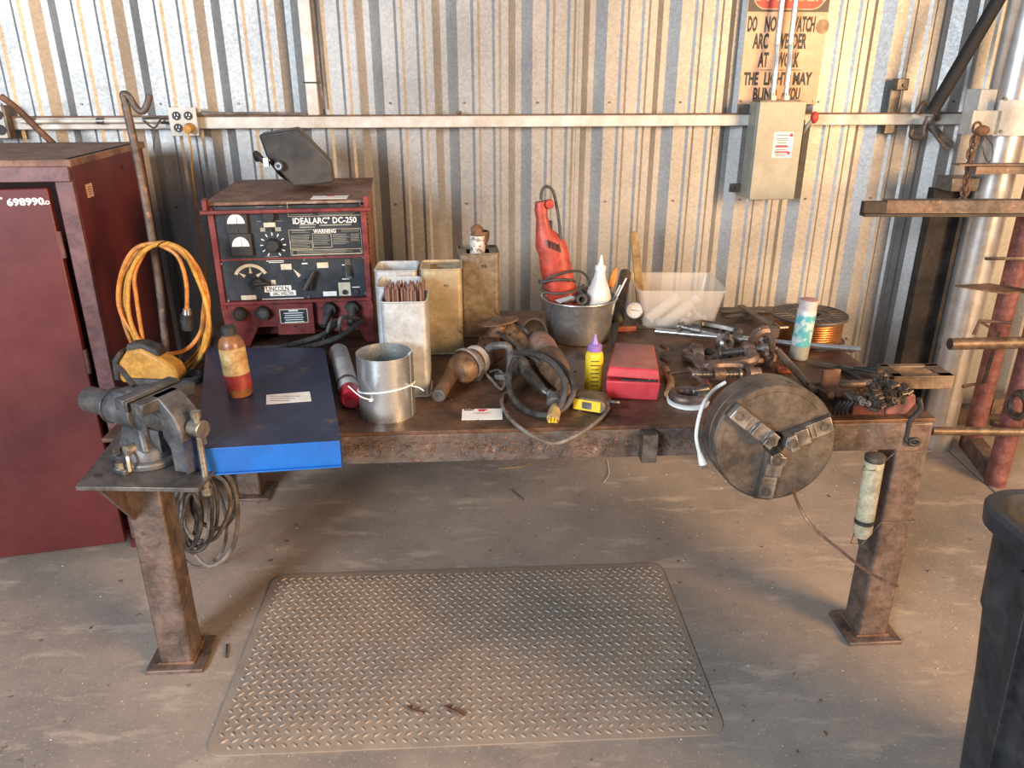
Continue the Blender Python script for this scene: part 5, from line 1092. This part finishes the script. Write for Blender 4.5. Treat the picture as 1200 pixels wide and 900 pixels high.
mb = MB(); mb.cyl((0, 0, 0), (0, -.001, 0), .030, n=28); mb.v = [fm @ v for v in mb.v]; part('dial_face', mb, G['spraywhite'], root, world=True)
mb = MB()
for k in range(12):
    t = k*math.pi/6; mb.box((.024*math.cos(t), -.0015, .024*math.sin(t)), (.004, .0006, .0016))
mb.box((.002, -.002, 0), (.034, .0008, .002), RY(8)); mb.v = [fm @ v for v in mb.v]; part('needle_and_marks', mb, G['ink'], root, world=True)
# orange object beside bucket
mb = MB(); q = T(727, 392, ZT+.012); mb.prism([(-.05, -.01), (-.02, .008), (.03, .01), (.05, .02), (.055, .0), (.01, -.014)], 0, .02, TR(T(730, 388))); solo('orange_clamp', mb, mat('orange_paint', (.55, .13, .04), (.35, .09, .04), .5, 0, 20), 'small orange clamp part lying right of the steel bucket', 'clamp', bev=.003)
mb = MB(); mb.ball(T(724, 374, ZT+.035), .035, 12, (.8, 1, 1)); mb.tube([T(722, 380, ZT+.03), T(718, 400, ZT+.02)], .013, 8); solo('round_bushing', mb, G['black'], 'black rounded bushing in the shadow right of the steel bucket', 'bushing')
mb = MB(); mb.tube([Vector((T(722, 380).x, 3.02, ZT+.02)), V(728, 345, 3.1), V(733, 320, 3.2)], .025, 10, 4); solo('dusty_tube', mb, G['brownst'], 'dusty brown bent tube standing between bucket and wooden stick', 'tube')
# ================================================================ plastic tub with bagged tubes
a, b = T(755, 386), T(838, 389); yf = (a.y+b.y)/2; xm = (a.x+b.x)/2; w0 = (b.x-a.x)
ztp = .158; root = thing('plastic_tub', 'milky translucent plastic tub of bagged parts against the wall', 'tub', TR(xm, yf, ZT) @ RZ(-1))
wt = V(848, 345, yf-.01).x-V(746, 345, yf-.01).x; dp = .30
def ringr(w_, d_, z, r=.02): return [(x, y+dp/2, z) for x, y in rrect(0, 0, w_, d_, r, 4)]
secs = [ringr(w0, dp-.05, 0), ringr(w0+.004, dp-.045, .004), ringr(wt, dp, ztp), ringr(wt+.014, dp+.014, ztp+.001), ringr(wt+.014, dp+.014, ztp+.007), ringr(wt-.006, dp-.006, ztp+.006), ringr(w0-.002, dp-.05, .007)]
n = len(secs[0]); mb = MB(); vs = [p for s_ in secs for p in s_]; fs = [(k*n+i, k*n+(i+1) % n, (k+1)*n+(i+1) % n, (k+1)*n+i) for k in range(len(secs)-1) for i in range(n)]+[tuple(range(n)), tuple(range(6*n, 7*n))]
mb.add(vs, fs); part('tub_body', mb, G['tub'], root)
TBM = MW[root.name]
for i, (x, y, z, r, L, ry) in enumerate(((-.06, .07, .075, .022, .15, 38), (-.01, .05, .05, .024, .16, 44), (.03, .09, .07, .020, .14, 40))):
    M = TBM @ TR(x, y, z) @ RY(50) @ RZ(10); root = thing('bagged_tube', ('upper left', 'middle', 'right')[i]+' of three clear plastic wrapped tubes slanting inside the tub', 'tube', M)
    mb = MB(); mb.lathe([(1e-4, -L/2), (r, -L/2), (r, L/2), (1e-4, L/2)], 14, Matrix.Diagonal((1, .7, 1, 1))); part('wrap', mb, G['tubes'], root)
    mb = MB(); mb.lathe([(1e-4, -L*.4), (r*.55, -L*.4), (r*.55, L*.4), (1e-4, L*.4)], 12); part('tube_core', mb, G['white'], root)
mb = MB(); rn = random.Random(9)
for k in range(60): mb.ball(TBM @ Vector((rn.uniform(-.11, .13), rn.uniform(.03, .22), .015+rn.uniform(0, .02)+(0.03*rn.random() if rn.random() < .3 else 0))), rn.uniform(.007, .014), 6)
solo('small_fittings', mb, G['glassy'], 'loose small pale fittings in the bottom of the plastic tub', 'fittings', kind='stuff')

# ================================================================ long bright pipe
a, b = T(768, 388, ZT+.03), T(1008, 410, ZT+.03)
mb = MB(); mb.cyl(a, b, .0125, n=18); solo('bright_pipe', mb, G['chrome'], 'long bright chromed pipe lying across the clamps to the bench end', 'pipe')
a, b = T(745, 381, ZT+.005), T(850, 384, ZT+.005); mb = MB(); mb.box((a+b)/2+Vector((0, .0, 0)), ((b-a).length, .03, .01)); solo('flat_bar_strip', mb, G['brownst'], 'flat brown steel strip lying under the plastic tub front', 'flat bar')

# ================================================================ flat bars behind spool
for i, (u0, v0, u1, v1, w_, z, lab_) in enumerate(((845, 366, 905, 363, .035, .01, 'rearmost pale flat steel bar against the wall right of the tub'), (868, 358, 908, 384, .030, .03, 'flat steel bar slanting towards the wire spool'), (850, 372, 885, 366, .028, .018, 'short dusty flat bar lying under the slanting one'), (888, 360, 915, 368, .03, .04, 'topmost short flat bar just left of the spool'))):
    a, b = T(u0, v0, ZT+z), T(u1, v1, ZT+z); d = b-a; mb = MB(); mb.box((0, 0, 0), (d.length, w_, .006), TR((a+b)/2) @ Matrix.Rotation(math.atan2(d.y, d.x), 4, 'Z')); solo('flat_bar', mb, G['brownst'], lab_, 'flat bar', 'flat bars beside the spool')
# ================================================================ wire spool
q = T(944, 398); q.y += .0; root = thing('wire_spool', 'spool of copper-coloured welding wire with a black slotted flange at the bench right rear', 'spool', TR(q.x, q.y, ZT)); R = .142
hh = .105
for z in (0, hh-.008):
    mb = MB(); mb.lathe([(.04, 0), (R, 0), (R, .008), (.04, .008), (.04, 0)], 40, TR(0, 0, z)); fg = part('flange', mb, G['hood'], root, bev=.001)
mb = MB()
for k in range(24):
    t = 2*math.pi*k/24; mb.box((.105, 0, hh+.0005), (.05, .003, .003), Matrix.Rotation(t, 4, 'Z'))
mb.tube([(.14*math.cos(t), .14*math.sin(t), hh) for t in [2*math.pi*k/32 for k in range(32)]], .0025, 6, 1, closed=True); mb.tube([(.075*math.cos(t), .075*math.sin(t), hh) for t in [2*math.pi*k/32 for k in range(32)]], .0025, 6, 1, closed=True); part('flange_ribs', mb, G['brownst'], root)
mb = MB(); mb.lathe([(.125+(.0016 if k % 2 else 0), .008+.0045*k) for k in range(20)], 44); part('wound_wire', mb, G['wire'], root)
mb = MB(); mb.lathe([(.042, .0), (.042, hh-.002), (.036, hh-.002), (.036, 0)], 24); part('hub', mb, G['black'], root)
# spray can upright
q = T(935, 420); root = thing('teal_spray_can', 'upright teal and white spray can with dusty pink cap beside the wire spool', 'spray can', TR(q.x, q.y, ZT) @ RY(2.5)); r = .033
hB = V(941, 350, q.y).z-ZT
mb = MB(); mb.lathe([(1e-4, .003), (.029, 0), (r, .004), (r, hB*.24)], 28); part('lower_band', mb, G['boxgrey'], root)
mb = MB(); mb.lathe([(r, hB*.24), (r, hB*.75)], 28); part('printed_sleeve', mb, G['cyan'], root)
mb = MB(); mb.lathe([(r, hB*.75), (r, hB*.80), (r*.93, hB*.83), (r*.95, hB*.84), (r*.95, hB*.985)], 28); part('cap', mb, G['spraywhite'], root)
mb = MB(); mb.lathe([(r*.95, hB*.985), (r*.7, hB*1.0), (1e-4, hB)], 28); part('cap_top', mb, G['spraycap'], root, label='dusty pink cap top')

# ================================================================ clamps heap
def c_clamp(label, M, L, D, r=.013, screw=.13, out=True, m_='clamp'):
    L *= 1.3; D *= 1.3; r *= 1.25; screw *= 1.2
    """frame in local xz-plane: throat opens to +x ; screw runs along z"""
    root = thing('c_clamp', label, 'clamp', M, 'forged clamps heaped left of the chuck')
    mb = MB(); mb.tube([(D, 0, 0), (D*.55, 0, -.004), (.012, 0, .004), (0, 0, L*.3), (0, 0, L*.7), (.012, 0, L-.004), (D*.55, 0, L+.004), (D, 0, L)], r, 8, 4)
    for z in (0, L): mb.cyl((D, 0, z-.018), (D, 0, z+.018), r*1.35, n=12)
    part('frame', mb, G[m_], root, bev=0)
    mb = MB(); mb.cyl((D, 0, L*.45), (D, 0, L*.45+screw), r*.62, n=10)
    for k in range(10): mb.cyl((D, 0, L*.47+k*screw*.08), (D, 0, L*.47+k*screw*.08+.004), r*.75, n=10)
    mb.cyl((D, 0, L*.45-.008), (D, 0, L*.45), r*1.15, n=12); sc_ = part('screw', mb, G['steel'], root)
    mb = MB(); mb.cyl((D-.055, -.0, L*.45+screw-.012), (D+.055, 0, L*.45+screw-.012), r*.38, n=8); mb.cyl((D, 0, L*.45+screw-.024), (D, 0, L*.45+screw), r*.9, n=10); part('tommy_bar', mb, G['steel'], sc_)
    return root
def flatM(u, v, z, yaw, tilt=0): return TR(T(u, v, ZT+z)) @ RZ(yaw) @ RX(90+tilt)   # clamp laid flat: its z axis runs along -y
c_clamp('rusty clamp lying under the end of the bright pipe, with a thick arched frame', TR(T(822, 430, ZT+.05)) @ RZ(82) @ RX(80), .13, .085, .0155)
c_clamp('clamp with its long thin screw pointing left towards the red case', TR(T(872, 428, ZT+.075)) @ RZ(-83) @ RX(88), .09, .06, .012, .13)
c_clamp('upright clamp jaw standing just behind the chuck rim', TR(T(878, 422, ZT+.02)) @ RZ(10) @ RX(8), .085, .05, .014, .07)
c_clamp('brown clamp lying flat at the left of the heap behind the shackle', TR(T(800, 416, ZT+.022)) @ RZ(38) @ RX(86), .085, .06, .015, .08)
c_clamp('rearmost clamp lying between the plastic tub and the wire spool', TR(T(866, 388, ZT+.03)) @ RZ(-110) @ RX(84), .12, .07, .014, m_='steel')
# thick upright block jaws
mb = MB(); M = TR(T(897, 424, ZT+.0)) @ RZ(15) @ RY(3); mb.box((0, 0, .045), (.042, .028, .09), M); mb.box((.026, .01, .03), (.02, .05, .06), M); solo('clamp_block', mb, G['clamp'], 'upright rusty steel block in the clamp heap next to the teal can', 'block', 'forged clamps heaped left of the chuck', bev=.006)
mb = MB(); M = TR(T(869, 428, ZT+.02)) @ RY(4); mb.hull8([(-.018, -.01, 0), (.018, -.01, 0), (.018, .01, 0), (-.018, .01, 0)], [(-.009, -.008, .085), (.007, -.008, .085), (.007, .008, .085), (-.009, .008, .085)]); mb.v = [M @ v for v in mb.v]; solo('steel_wedge', mb, G['clamp'], 'narrow upright steel wedge between the clamp frames', 'wedge', 'forged clamps heaped left of the chuck', bev=.003)
mb = MB(); M = TR(T(849, 402, ZT+.04)); mb.lathe([(.016, -.02), (.03, -.02), (.034, -.008), (.034, .012), (.026, .022), (.014, .022), (.016, -.02)], 22, M @ RZ(30) @ RX(75)); mb.cyl(T(849, 398, ZT+.07), T(853, 390, ZT+.085), .009, n=10); solo('pipe_collar', mb, G['jaw'], 'grey steel collar threaded on the bright pipe', 'collar')
mb = MB(); mb.cyl(T(876, 400, ZT+.03), T(888, 401, ZT+.03), .0165, n=18); solo('red_sleeve', mb, G['sawred'], 'short red sleeve on the bright pipe', 'sleeve')
mb = MB(); mb.tube([T(783, 438, ZT+.03), T(800, 435, ZT+.035), T(828, 431, ZT+.04), T(862, 426, ZT+.06)], .0085, 8); solo('threaded_rod', mb, G['clamp'], 'long rusty threaded rod lying across the front of the clamps', 'threaded rod')
mb = MB(); mb.tube([T(820, 430, ZT+.03), T(824, 443, ZT+.025), T(829, 458, ZT+.02)], .014, 9); solo('pink_handle', mb, G['post'], 'faded pink painted steel handle pointing down between shackle and chuck', 'handle')
mb = MB(); mb.cyl(T(824, 434, ZT+.04), T(834, 455, ZT+.02), .004, n=8); solo('thin_spike', mb, G['steel'], 'thin steel spike right of the pink handle', 'spike')
# shackle / horseshoe magnet with white underside
root = thing('shackle', 'heavy open ring shackle with a white painted edge at the bench front', 'shackle', TR(T(806, 472)) @ RZ(0))
SM = MW[root.name]; mb = MB(); mb.tube([(.048*math.cos(t), .040*math.sin(t), .024) for t in [math.radians(20+k*320/14) for k in range(15)]], .0155, 10, 3); part('ring', mb, G['clamp'], root)
mb = MB(); mb.lathe([(.030, .0015), (.064, .0015), (.066, .010), (.060, .012), (.030, .010)], 28, None, 150, 350); part('white_edge', mb, G['white'], root)
mb = MB(); mb.cyl((.01, .012, .03), (.065, .03, .036), .016, n=14); mb.cyl((.02, -.02, .03), (.06, -.012, .03), .017, n=12); part('pin', mb, G['steel'], root, bev=.002)
# small wooden handle bits left of the heap
mb = MB(); mb.tube([T(780, 433, ZT+.018), T(786, 448, ZT+.018), T(783, 462, ZT+.018)], .013, 9); solo('brown_file_handle', mb, G['wood'], 'dark wooden file handle lying right of the red case', 'handle')
mb = MB(); mb.cyl(T(775, 420, ZT+.02), T(784, 425, ZT+.02), .008, n=8); solo('hinge_pin', mb, G['rust'], 'front one of two small rusty pins next to the red case', 'pin')
mb = MB(); mb.cyl(T(775, 405, ZT+.02), T(783, 409, ZT+.02), .008, n=8); solo('hinge_pin', mb, G['rust'], 'rear one of two small rusty pins next to the red case', 'pin')
# long brown bar running from clamps to the tray
mb = MB(); mb.tube([T(912, 412, ZT+.05), T(930, 432, ZT+.03), T(948, 452, ZT+.016), T(955, 458, ZT+.016)], .0125, 10); solo('bent_bar', mb, G['brownst'], 'brown bent bar running behind the chuck rim', 'bar')
mb = MB(); a, b = T(946, 452, ZT+.02), T(1040, 448, ZT+.02); mb.cyl(a, b, .013, n=14); solo('round_bar', mb, G['brownst'], 'straight brown round bar pointing at the chain pile', 'bar')
mb = MB(); q = T(919, 432, ZT+.012); mb.box(q, (.05, .035, .024)); solo('orange_block', mb, bpy.data.materials['orange_paint'], 'small orange-red block behind the top of the chuck', 'block', bev=.005)

# ================================================================ scissors / snips
root = thing('tin_snips', 'black pair of scissors with looped handles lying in front of the bench end', 'scissors', TR(T(1000, 436)) @ RZ(-28))
for s_ in (-1, 1):
    mb = MB(); mb.hull8([(-.16, .002*s_, .010+.004*s_), (0, -.012*s_, .008+.004*s_), (0, .004*s_, .008+.004*s_), (-.1, .006*s_, .010+.004*s_)], [(-.16, .002*s_, .013+.004*s_), (0, -.012*s_, .013+.004*s_), (0, .004*s_, .013+.004*s_), (-.1, .006*s_, .013+.004*s_)]); part('blade', mb, G['steel'], root)
    mb = MB(); mb.tube([(0, 0, .013), (.04, .012*s_, .016), (.075, .022*s_, .02)], .007, 8)
    mb.tube([(.075+.045*(1-math.cos(t)), .035*s_+.026*math.sin(t), .02) for t in [2*math.pi*k/10 for k in range(10)]], .0055, 8, 4, closed=True); part('handle', mb, G['black'], root)
mb = MB(); mb.tube([T(980, 428, ZT+.01), T(1000, 440, ZT+.014), T(1022, 452, ZT+.02)], .009, 8); solo('dark_tongs', mb, G['black'], 'dark tong arm lying under the scissors', 'tongs')
# ================================================================ chain pile
root = thing('roller_chain', 'pile of dark roller chain heaped on the pipe clamp at the bench right corner', 'chain', TR(T(1040, 466)))
lk = MB(); lk.cyl((0, -.010, 0), (0, .010, 0), .0095, n=12); lk.cyl((0, -.0125, 0), (0, .0125, 0), .0045, n=8); lk.tube([(-.003, -.0105, 0), (.016, -.0105, 0)], .005, 8, 1); lk.tube([(-.003, .0105, 0), (.016, .0105, 0)], .005, 8, 1); lk.cyl((.015, -.010, 0), (.015, .010, 0), .008, n=12)
lm = lk.mesh('chain_link', mat('oily_chain', (.07, .06, .05), (.15, .12, .10), .4, .7, 60)); rn = random.Random(11)
cp = [(1012, 470), (1020, 466), (1028, 462), (1024, 452), (1030, 446), (1038, 443), (1044, 450), (1040, 458), (1034, 456), (1046, 462), (1042, 470), (1036, 472), (1050, 468), (1056, 462), (1060, 456), (1052, 458), (1047, 454), (1030, 470), (1022, 474)]
I = MW[root.name].inverted()
for k in range(64):
    u, v = cp[k % len(cp)]; o = bpy.data.objects.new('chain_link', lm); COL.objects.link(o); o.parent = root
    p = T(u+rn.uniform(-3, 3), v+rn.uniform(-3, 3), ZT+.055+.012*(k//len(cp))+(.012 if 1022 < u < 1050 else 0)); o.matrix_local = I @ TR(p) @ RZ(rn.uniform(0, 360)) @ RX(rn.uniform(-30, 30)) @ RY(rn.uniform(-30, 30))
# chain pipe vise (dark red body, jaws, swinging hook)
root = thing('pipe_vise', 'dark red toothed pipe vise on the bench right corner', 'pipe vise', TR(T(1030, 480)))
yv = T(1030, 486).y
def yz(us, y): return [V(u, v, y) for u, v in us]
sh_ = [(996, 497), (1000, 476), (1008, 472), (1022, 480), (1036, 474), (1038, 497)]
f_ = yz(sh_, yv); bk_ = [p+Vector((0, .09, 0)) for p in f_]; n = len(f_)
mb = MB(); mb.add(f_+bk_, [tuple(range(n)), tuple(range(n, 2*n))]+[(i, (i+1) % n, n+(i+1) % n, n+i) for i in range(n)]); part('vise_body', mb, G['post'] if False else mat('dark_red_cast', (.13, .022, .02), (.085, .03, .025), .55, .1, 12, bump=.2), root, world=True, bev=.003)
mb = MB()
for k in range(6): 
    p = [V(u, v, yv-.004+.0) for u, v in ((1002+0, 474), (1008, 470), (1022, 478), (1037, 470))]; off = Vector((0, .015*k, 0))
    mb.tube([q+off for q in p], .0062, 6, 1)
part('toothed_jaw', mb, G['steel'], root, world=True)
mb = MB(); 
for k in range(4): mb.tube([q+Vector((-.012*k, .0, -.0)) for q in [V(1000, 470, yv), V(992, 480, yv), V(990, 492, yv), V(988, 500, yv)]], .006, 6, 2)
part('side_teeth', mb, G['darkbeam'], root, world=True)
sh_ = [(1038, 480), (1056, 470), (1068, 460), (1074, 464), (1074, 473), (1064, 484), (1050, 494), (1038, 497)]
f_ = yz(sh_, yv+.005); bk_ = [p+Vector((0, .05, 0)) for p in f_]; n = len(f_)
mb = MB(); mb.add(f_+bk_, [tuple(range(n)), tuple(range(n, 2*n))]+[(i, (i+1) % n, n+(i+1) % n, n+i) for i in range(n)]); part('hook_arm', mb, G['post'], root, world=True, bev=.006)
# black crank handle hanging
mb = MB(); yy = yv-.03; mb.tube([V(1077, 467, yy), V(1079, 478, yy), V(1073, 486, yy), V(1066, 494, yy), V(1063, 508, yy), V(1061, 514, yy), V(1067, 519, yy-.01)], .008, 9); q = V(1071, 518, yy-.01); mb.tube([q+Vector((.015*math.cos(t), 0, .010*math.sin(t))) for t in [2*math.pi*k/10 for k in range(10)]], .006, 8, 3, closed=True); solo('hanging_crank', mb, G['black'], 'black bent crank handle hanging in front of the right bench leg', 'crank')
mb = MB(); mb.box((0, 0, .012), (.075, .09, .024), TR(T(976, 466)) @ RZ(10)); mb.box((0, .03, .05), (.06, .012, .07), TR(T(976, 466)) @ RZ(10)); mb.cyl(T(974, 463, ZT+.024), T(974, 463, ZT+.045), .016, n=6); mb.cyl(T(974, 463, ZT+.045), T(974, 463, ZT+.06), .010, n=10); solo('brown_bracket', mb, G['rust'], 'rusty brown angle bracket with a bolt just right of the chuck', 'bracket', bev=.002)
# hollow channel tray at bench end
a = T(1035, 450, ZT+.03); root = thing('channel_offcut', 'brown steel channel frame with a square cut-out sticking past the bench right end', 'channel', TR(T(1075, 455, ZT)) @ RZ(2))
q = T(1072, 460, ZT+.0); L = T(1112, 458).x-T(1040, 458).x
mb = MB(); z = .03
mb.box((0, -.02, z), (L, .012, .045)); mb.box((0, .085, z), (L, .012, .045)); mb.box((-L*.42, .03, z+.02), (L*.16, .11, .006)); mb.box((L*.38, .03, z+.02), (L*.24, .11, .006)); mb.box((0, -.012, z+.02), (L, .03, .006)); mb.box((0, .075, z+.02), (L, .02, .006)); part('channel', mb, G['brownst'], root, bev=.002)

# ================================================================ lathe chuck
fc_ = Vector((.712, 1.87, .853)); axd = Vector((.03, -1, .13)).normalized()
CKM = axis_m(fc_, fc_+axd, (0, 0, 1)); root = thing('lathe_chuck', 'huge round three-jaw lathe chuck propped on the bench front edge', 'chuck', CKM)
R = .166; th = .12
mb = MB(); mb.lathe([(1e-4, -th), (R*.97, -th), (R, -th+.005), (R, -th*.42), (R*.985, -th*.40), (R*.985, -th*.37), (R, -th*.35), (R, -.006), (R-.006, 0), (.032, 0), (.030, -.04), (1e-4, -.04)], 64); part('body', mb, G['chuck'], root, sharp=25)
# frame of the face : local x,y ; find image-up direction
upv = Vector((0, 0, 1)); I3 = CKM.to_3x3().inverted(); lu = (I3 @ upv); lr = (I3 @ Vector((1, 0, 0)))
lu = Vector((lu.x, lu.y)).normalized(); lr = Vector((lu.y, -lu.x));
if lr.dot(Vector(((I3 @ Vector((1, 0, 0))).x, (I3 @ Vector((1, 0, 0))).y))) < 0: lr = -lr
def FM(deg):   # local frame with x pointing radially at image angle deg (0 = right, 90 = up)
    t = math.radians(deg); d = lr*math.cos(t)+lu*math.sin(t); e = Vector((-d.y, d.x))
    m = Matrix(((d.x, e.x, 0), (d.y, e.y, 0), (0, 0, 1))).to_4x4(); return m
for i, dg in enumerate((142, 22, -98)):
    M = FM(dg)
    mb = MB(); mb.box((R*.52, 0, -.0002), (R*.95, .046, .0016), M); sl = part('jaw_slot', mb, G['groove'], root)
    mb = MB(); mb.M = M
    sh3 = [(.022, 0), (.022, .050), (.048, .050), (.048, .036), (.085, .036), (.085, .022), (.155, .022), (.160, 0)]
    mb.prism(sh3, -.022, .022, Matrix(((1, 0, 0, 0), (0, 0, 1, 0), (0, 1, 0, 0), (0, 0, 0, 1))))
    mb.prism([(.012, 0), (.024, -.019), (.024, .019)], 0, .046)
    jw = part('jaw', mb, G['jaw'], root, bev=.002)
    for x, z in ((.135, .022), (.035, .050)):
        mb = MB(); mb.M = M; mb.lathe([(.013, .0), (.013, .003), (.008, .003), (.007, .001), (1e-4, .001)], 18, TR(x, 0, z-.0005)); part('jaw_screw', mb, G['steel'], jw)
    mb = MB(); mb.M = M; mb.box((.095, 0, .0228), (.006, .036, .003)); mb.box((.108, 0, .0228), (.006, .036, .003)); part('jaw_serration', mb, G['bolt'], jw)
for dg in (205, 80):
    M = FM(dg); mb = MB(); mb.M = M; rr_ = R*.68 if dg == 205 else R*.0
    if dg == 205: mb.lathe([(.013, .0008), (1e-4, .0008)], 18, TR(R*.72, 0, 0)); part('threaded_hole', mb, G['groove'], root)
mb = MB(); mb.M = FM(78); mb.box((R-.001, 0, -.02), (.004, .016, .014)); part('key_socket', mb, G['groove'], root)
# arcs on the face
for a0_, a1_ in ((40, 125), (160, 235)):
    mb = MB(); mb.tube([FM(a0_+(a1_-a0_)*k/16) @ Vector((R*.86, 0, .0006)) for k in range(17)], .0007, 5, 1); part('turned_line', mb, G['chuck'], root)
mb = MB(); mb.cyl((0, 0, -.0395), (0, 0, -.0385), .029, n=24); part('bore', mb, G['groove'], root)

# white cord and plug left of the chuck
root = thing('white_power_cable', 'white cord with a three-pin plug hanging over the bench edge left of the chuck', 'cord', TR(V(822, 545, 1.93)))
mb = MB(); yy = 1.96; mb.tube([V(850, 448, 2.1), V(838, 456, 2.08), V(826, 470, yy+.03), V(819, 490, yy-.0), V(816, 512, yy-.01), V(820, 532, yy-.01)], .0055, 9); part('cord', mb, G['whitesteel'] if False else G['paper'], root, world=True)
mb = MB(); a, b = V(820, 531, yy-.01), V(824, 543, yy-.01); mb.cyl(a, b, .007, .013, 12); part('plug', mb, G['paper'], root, world=True)
mb = MB(); d = (b-a).normalized()
for k in (-1, 0, 1): mb.cyl(b+Vector((.007*k, .0, 0)), b+Vector((.007*k, 0, 0))+d*.018, .0022, n=6)
part('prong', mb, G['chrome'], root, world=True)
# copper rod bent from chuck towards the right leg
mb = MB(); q0 = [V(929, 566, 1.9), V(933, 585, 1.82), V(950, 615, 1.76), V(985, 645, 1.76), V(1020, 672, 1.82), V(1052, 687, 1.88)]
mb.tube(q0, .0045, 8); solo('copper_rod', mb, G['copper'], 'long thin bent copper rod curving from the chuck to the right bench leg', 'rod')
# tube wired to the right leg
a, b = V(1026, 534, 2.00), V(1009, 632, 2.00); ax = axis_m(a, b); L = (b-a).length
root = thing('grease_cartridge', 'cream speckled cartridge tube wired to the right bench leg', 'cartridge', ax)
mb = MB(); mb.lathe([(.0245, .006), (.0275, .012), (.0275, L-.03), (.018, L-.01), (1e-4, L-.008)], 28); part('tube_body', mb, G['cartridge'], root)
mb = MB(); mb.lathe([(1e-4, -.004), (.02, -.004), (.029, 0), (.029, .014), (.0278, .016)], 28); part('end_cap', mb, G['steel'], root)
mb = MB(); mb.lathe([(.0279, L-.075), (.0279, L-.06)], 24); part('dark_band', mb, G['ink'], root)
mb = MB(); mb.tube([(0, 0, L-.01), (-.004, 0, L+.02), (-.022, .0, L+.04), (-.02, 0, L+.055)], .006, 7, rs=(.012, .004)); part('nozzle', mb, G['steel'], root)
root = thing('tie_wire', 'thin wire loops tying the cartridge to the right bench leg', 'wire', TR(V(1030, 545, 2.0)))
mb = MB()
for v0, v1 in ((545, 548), (630, 627)):
    z = V(1030, v0, 2.0).z; yl = BM @ Vector((L_-.11, -.006, 0)); yr = BM @ Vector((L_-.0, -.006, 0)); yb1 = BM @ Vector((L_+.002, .105, 0)); yb0 = BM @ Vector((L_-.11, .105, 0))
    cx_ = V(1010 if v0 > 600 else 1024, v0, 1.97)
    mb.tube([(cx_.x-.03, cx_.y, z), (cx_.x, cx_.y-.006, z), (yl.x, yl.y, z), (yr.x+.002, yr.y-.001, z), (yb1.x, yb1.y, z), (yb0.x, yb0.y, z)], .0016, 5, 1, closed=True)
part('wire', mb, G['bolt'], root, world=True)

# ================================================================ debris
rn = random.Random(21); mb = MB(); mb2 = MB()
def free(u, v): return True
for k in range(900):
    x, y = rn.uniform(-1.8, 2.3), rn.uniform(.6, 3.4)
    s_ = rn.uniform(.0008, .0026) if k % 9 else rn.uniform(.003, .006)
    M = TR(x, y, s_*.4) @ RZ(rn.uniform(0, 360)); (mb if k % 3 else mb2).box((0, 0, 0), (s_*rn.uniform(1, 3), s_, s_*.8), M)
solo('floor_grit', mb, G['fleck'], 'pale grit and chips scattered over the concrete floor', 'grit', kind='stuff')
solo('floor_chips', mb2, G['debris'], 'dark metal chips scattered over the concrete floor', 'chips', kind='stuff')
def stick(us, r, label, z=.004, m_='debris', name='metal_scrap', k=3):
    mb = MB(); mb.tube([T(u, v, z) for u, v in us], r, 6, k); solo(name, mb, G[m_], label, 'scrap')
stick([(585, 549), (600, 548), (615, 546), (622, 542)], .003, 'pale curved twig on the floor under the bench middle', m_='wood', name='twig')
stick([(598, 573), (606, 580), (613, 586)], .002, 'tiny wire scrap on the shaded floor', m_='debris', name='wire_scrap')
stick([(712, 540), (714, 555), (708, 565)], .002, 'thin bent wire on the floor right of centre under the bench', m_='fleck', name='wire_scrap')
stick([(266, 755), (265, 771)], .003, 'short dark nail on the floor left of the mat', m_='steel', name='nail')
stick([(477, 828), (486, 833), (496, 836)], .005, 'left of two short dark twigs lying on the mat', z=.02, m_='rust', name='twig')
stick([(521, 828), (532, 833), (543, 839)], .006, 'right, thicker twig lying on the mat', z=.02, m_='rust', name='twig')
stick([(288, 568), (296, 570)], .003, 'small dark chip by the rear bench leg', name='metal_chip', m_='steel')
stick([(1160, 552), (1168, 570)], .003, 'pale straw lying on the floor joint near the bin', m_='wood', name='straw')
mb = MB(); rn = random.Random(4)
tm = TR(0, 0, 0)
for k in range(420):
    x, y = rn.uniform(.05, 2.38), rn.uniform(.02, 1.15); s_ = rn.uniform(.0015, .005)
    mb.box((0, 0, 0), (s_*rn.uniform(1, 3), s_, s_*.6), BM @ TR(x, y, ZT+s_*.3) @ RZ(rn.uniform(0, 360)))
solo('bench_swarf', mb, G['rust'], 'rusty swarf and crumbs scattered over the bench plate', 'swarf', kind='stuff')
# weld spatter on the front beam
mb = MB(); rn = random.Random(8)
for k in range(520):
    c0_ = rn.choice((.62, .8, 1.05, 1.2, 1.42, 1.6, 1.66)); x = c0_+rn.gauss(0, .09); z = ZT-.055+rn.gauss(0, .018)
    if not ZT-.10 < z < ZT-.016: continue
    mb.box((x, -.001, z), (rn.uniform(.002, .008), .004, rn.uniform(.002, .007)), RZ(0))
part('weld_spatter', mb, G['rust'], bench, kind='stuff')
bpy.context.view_layer.update()
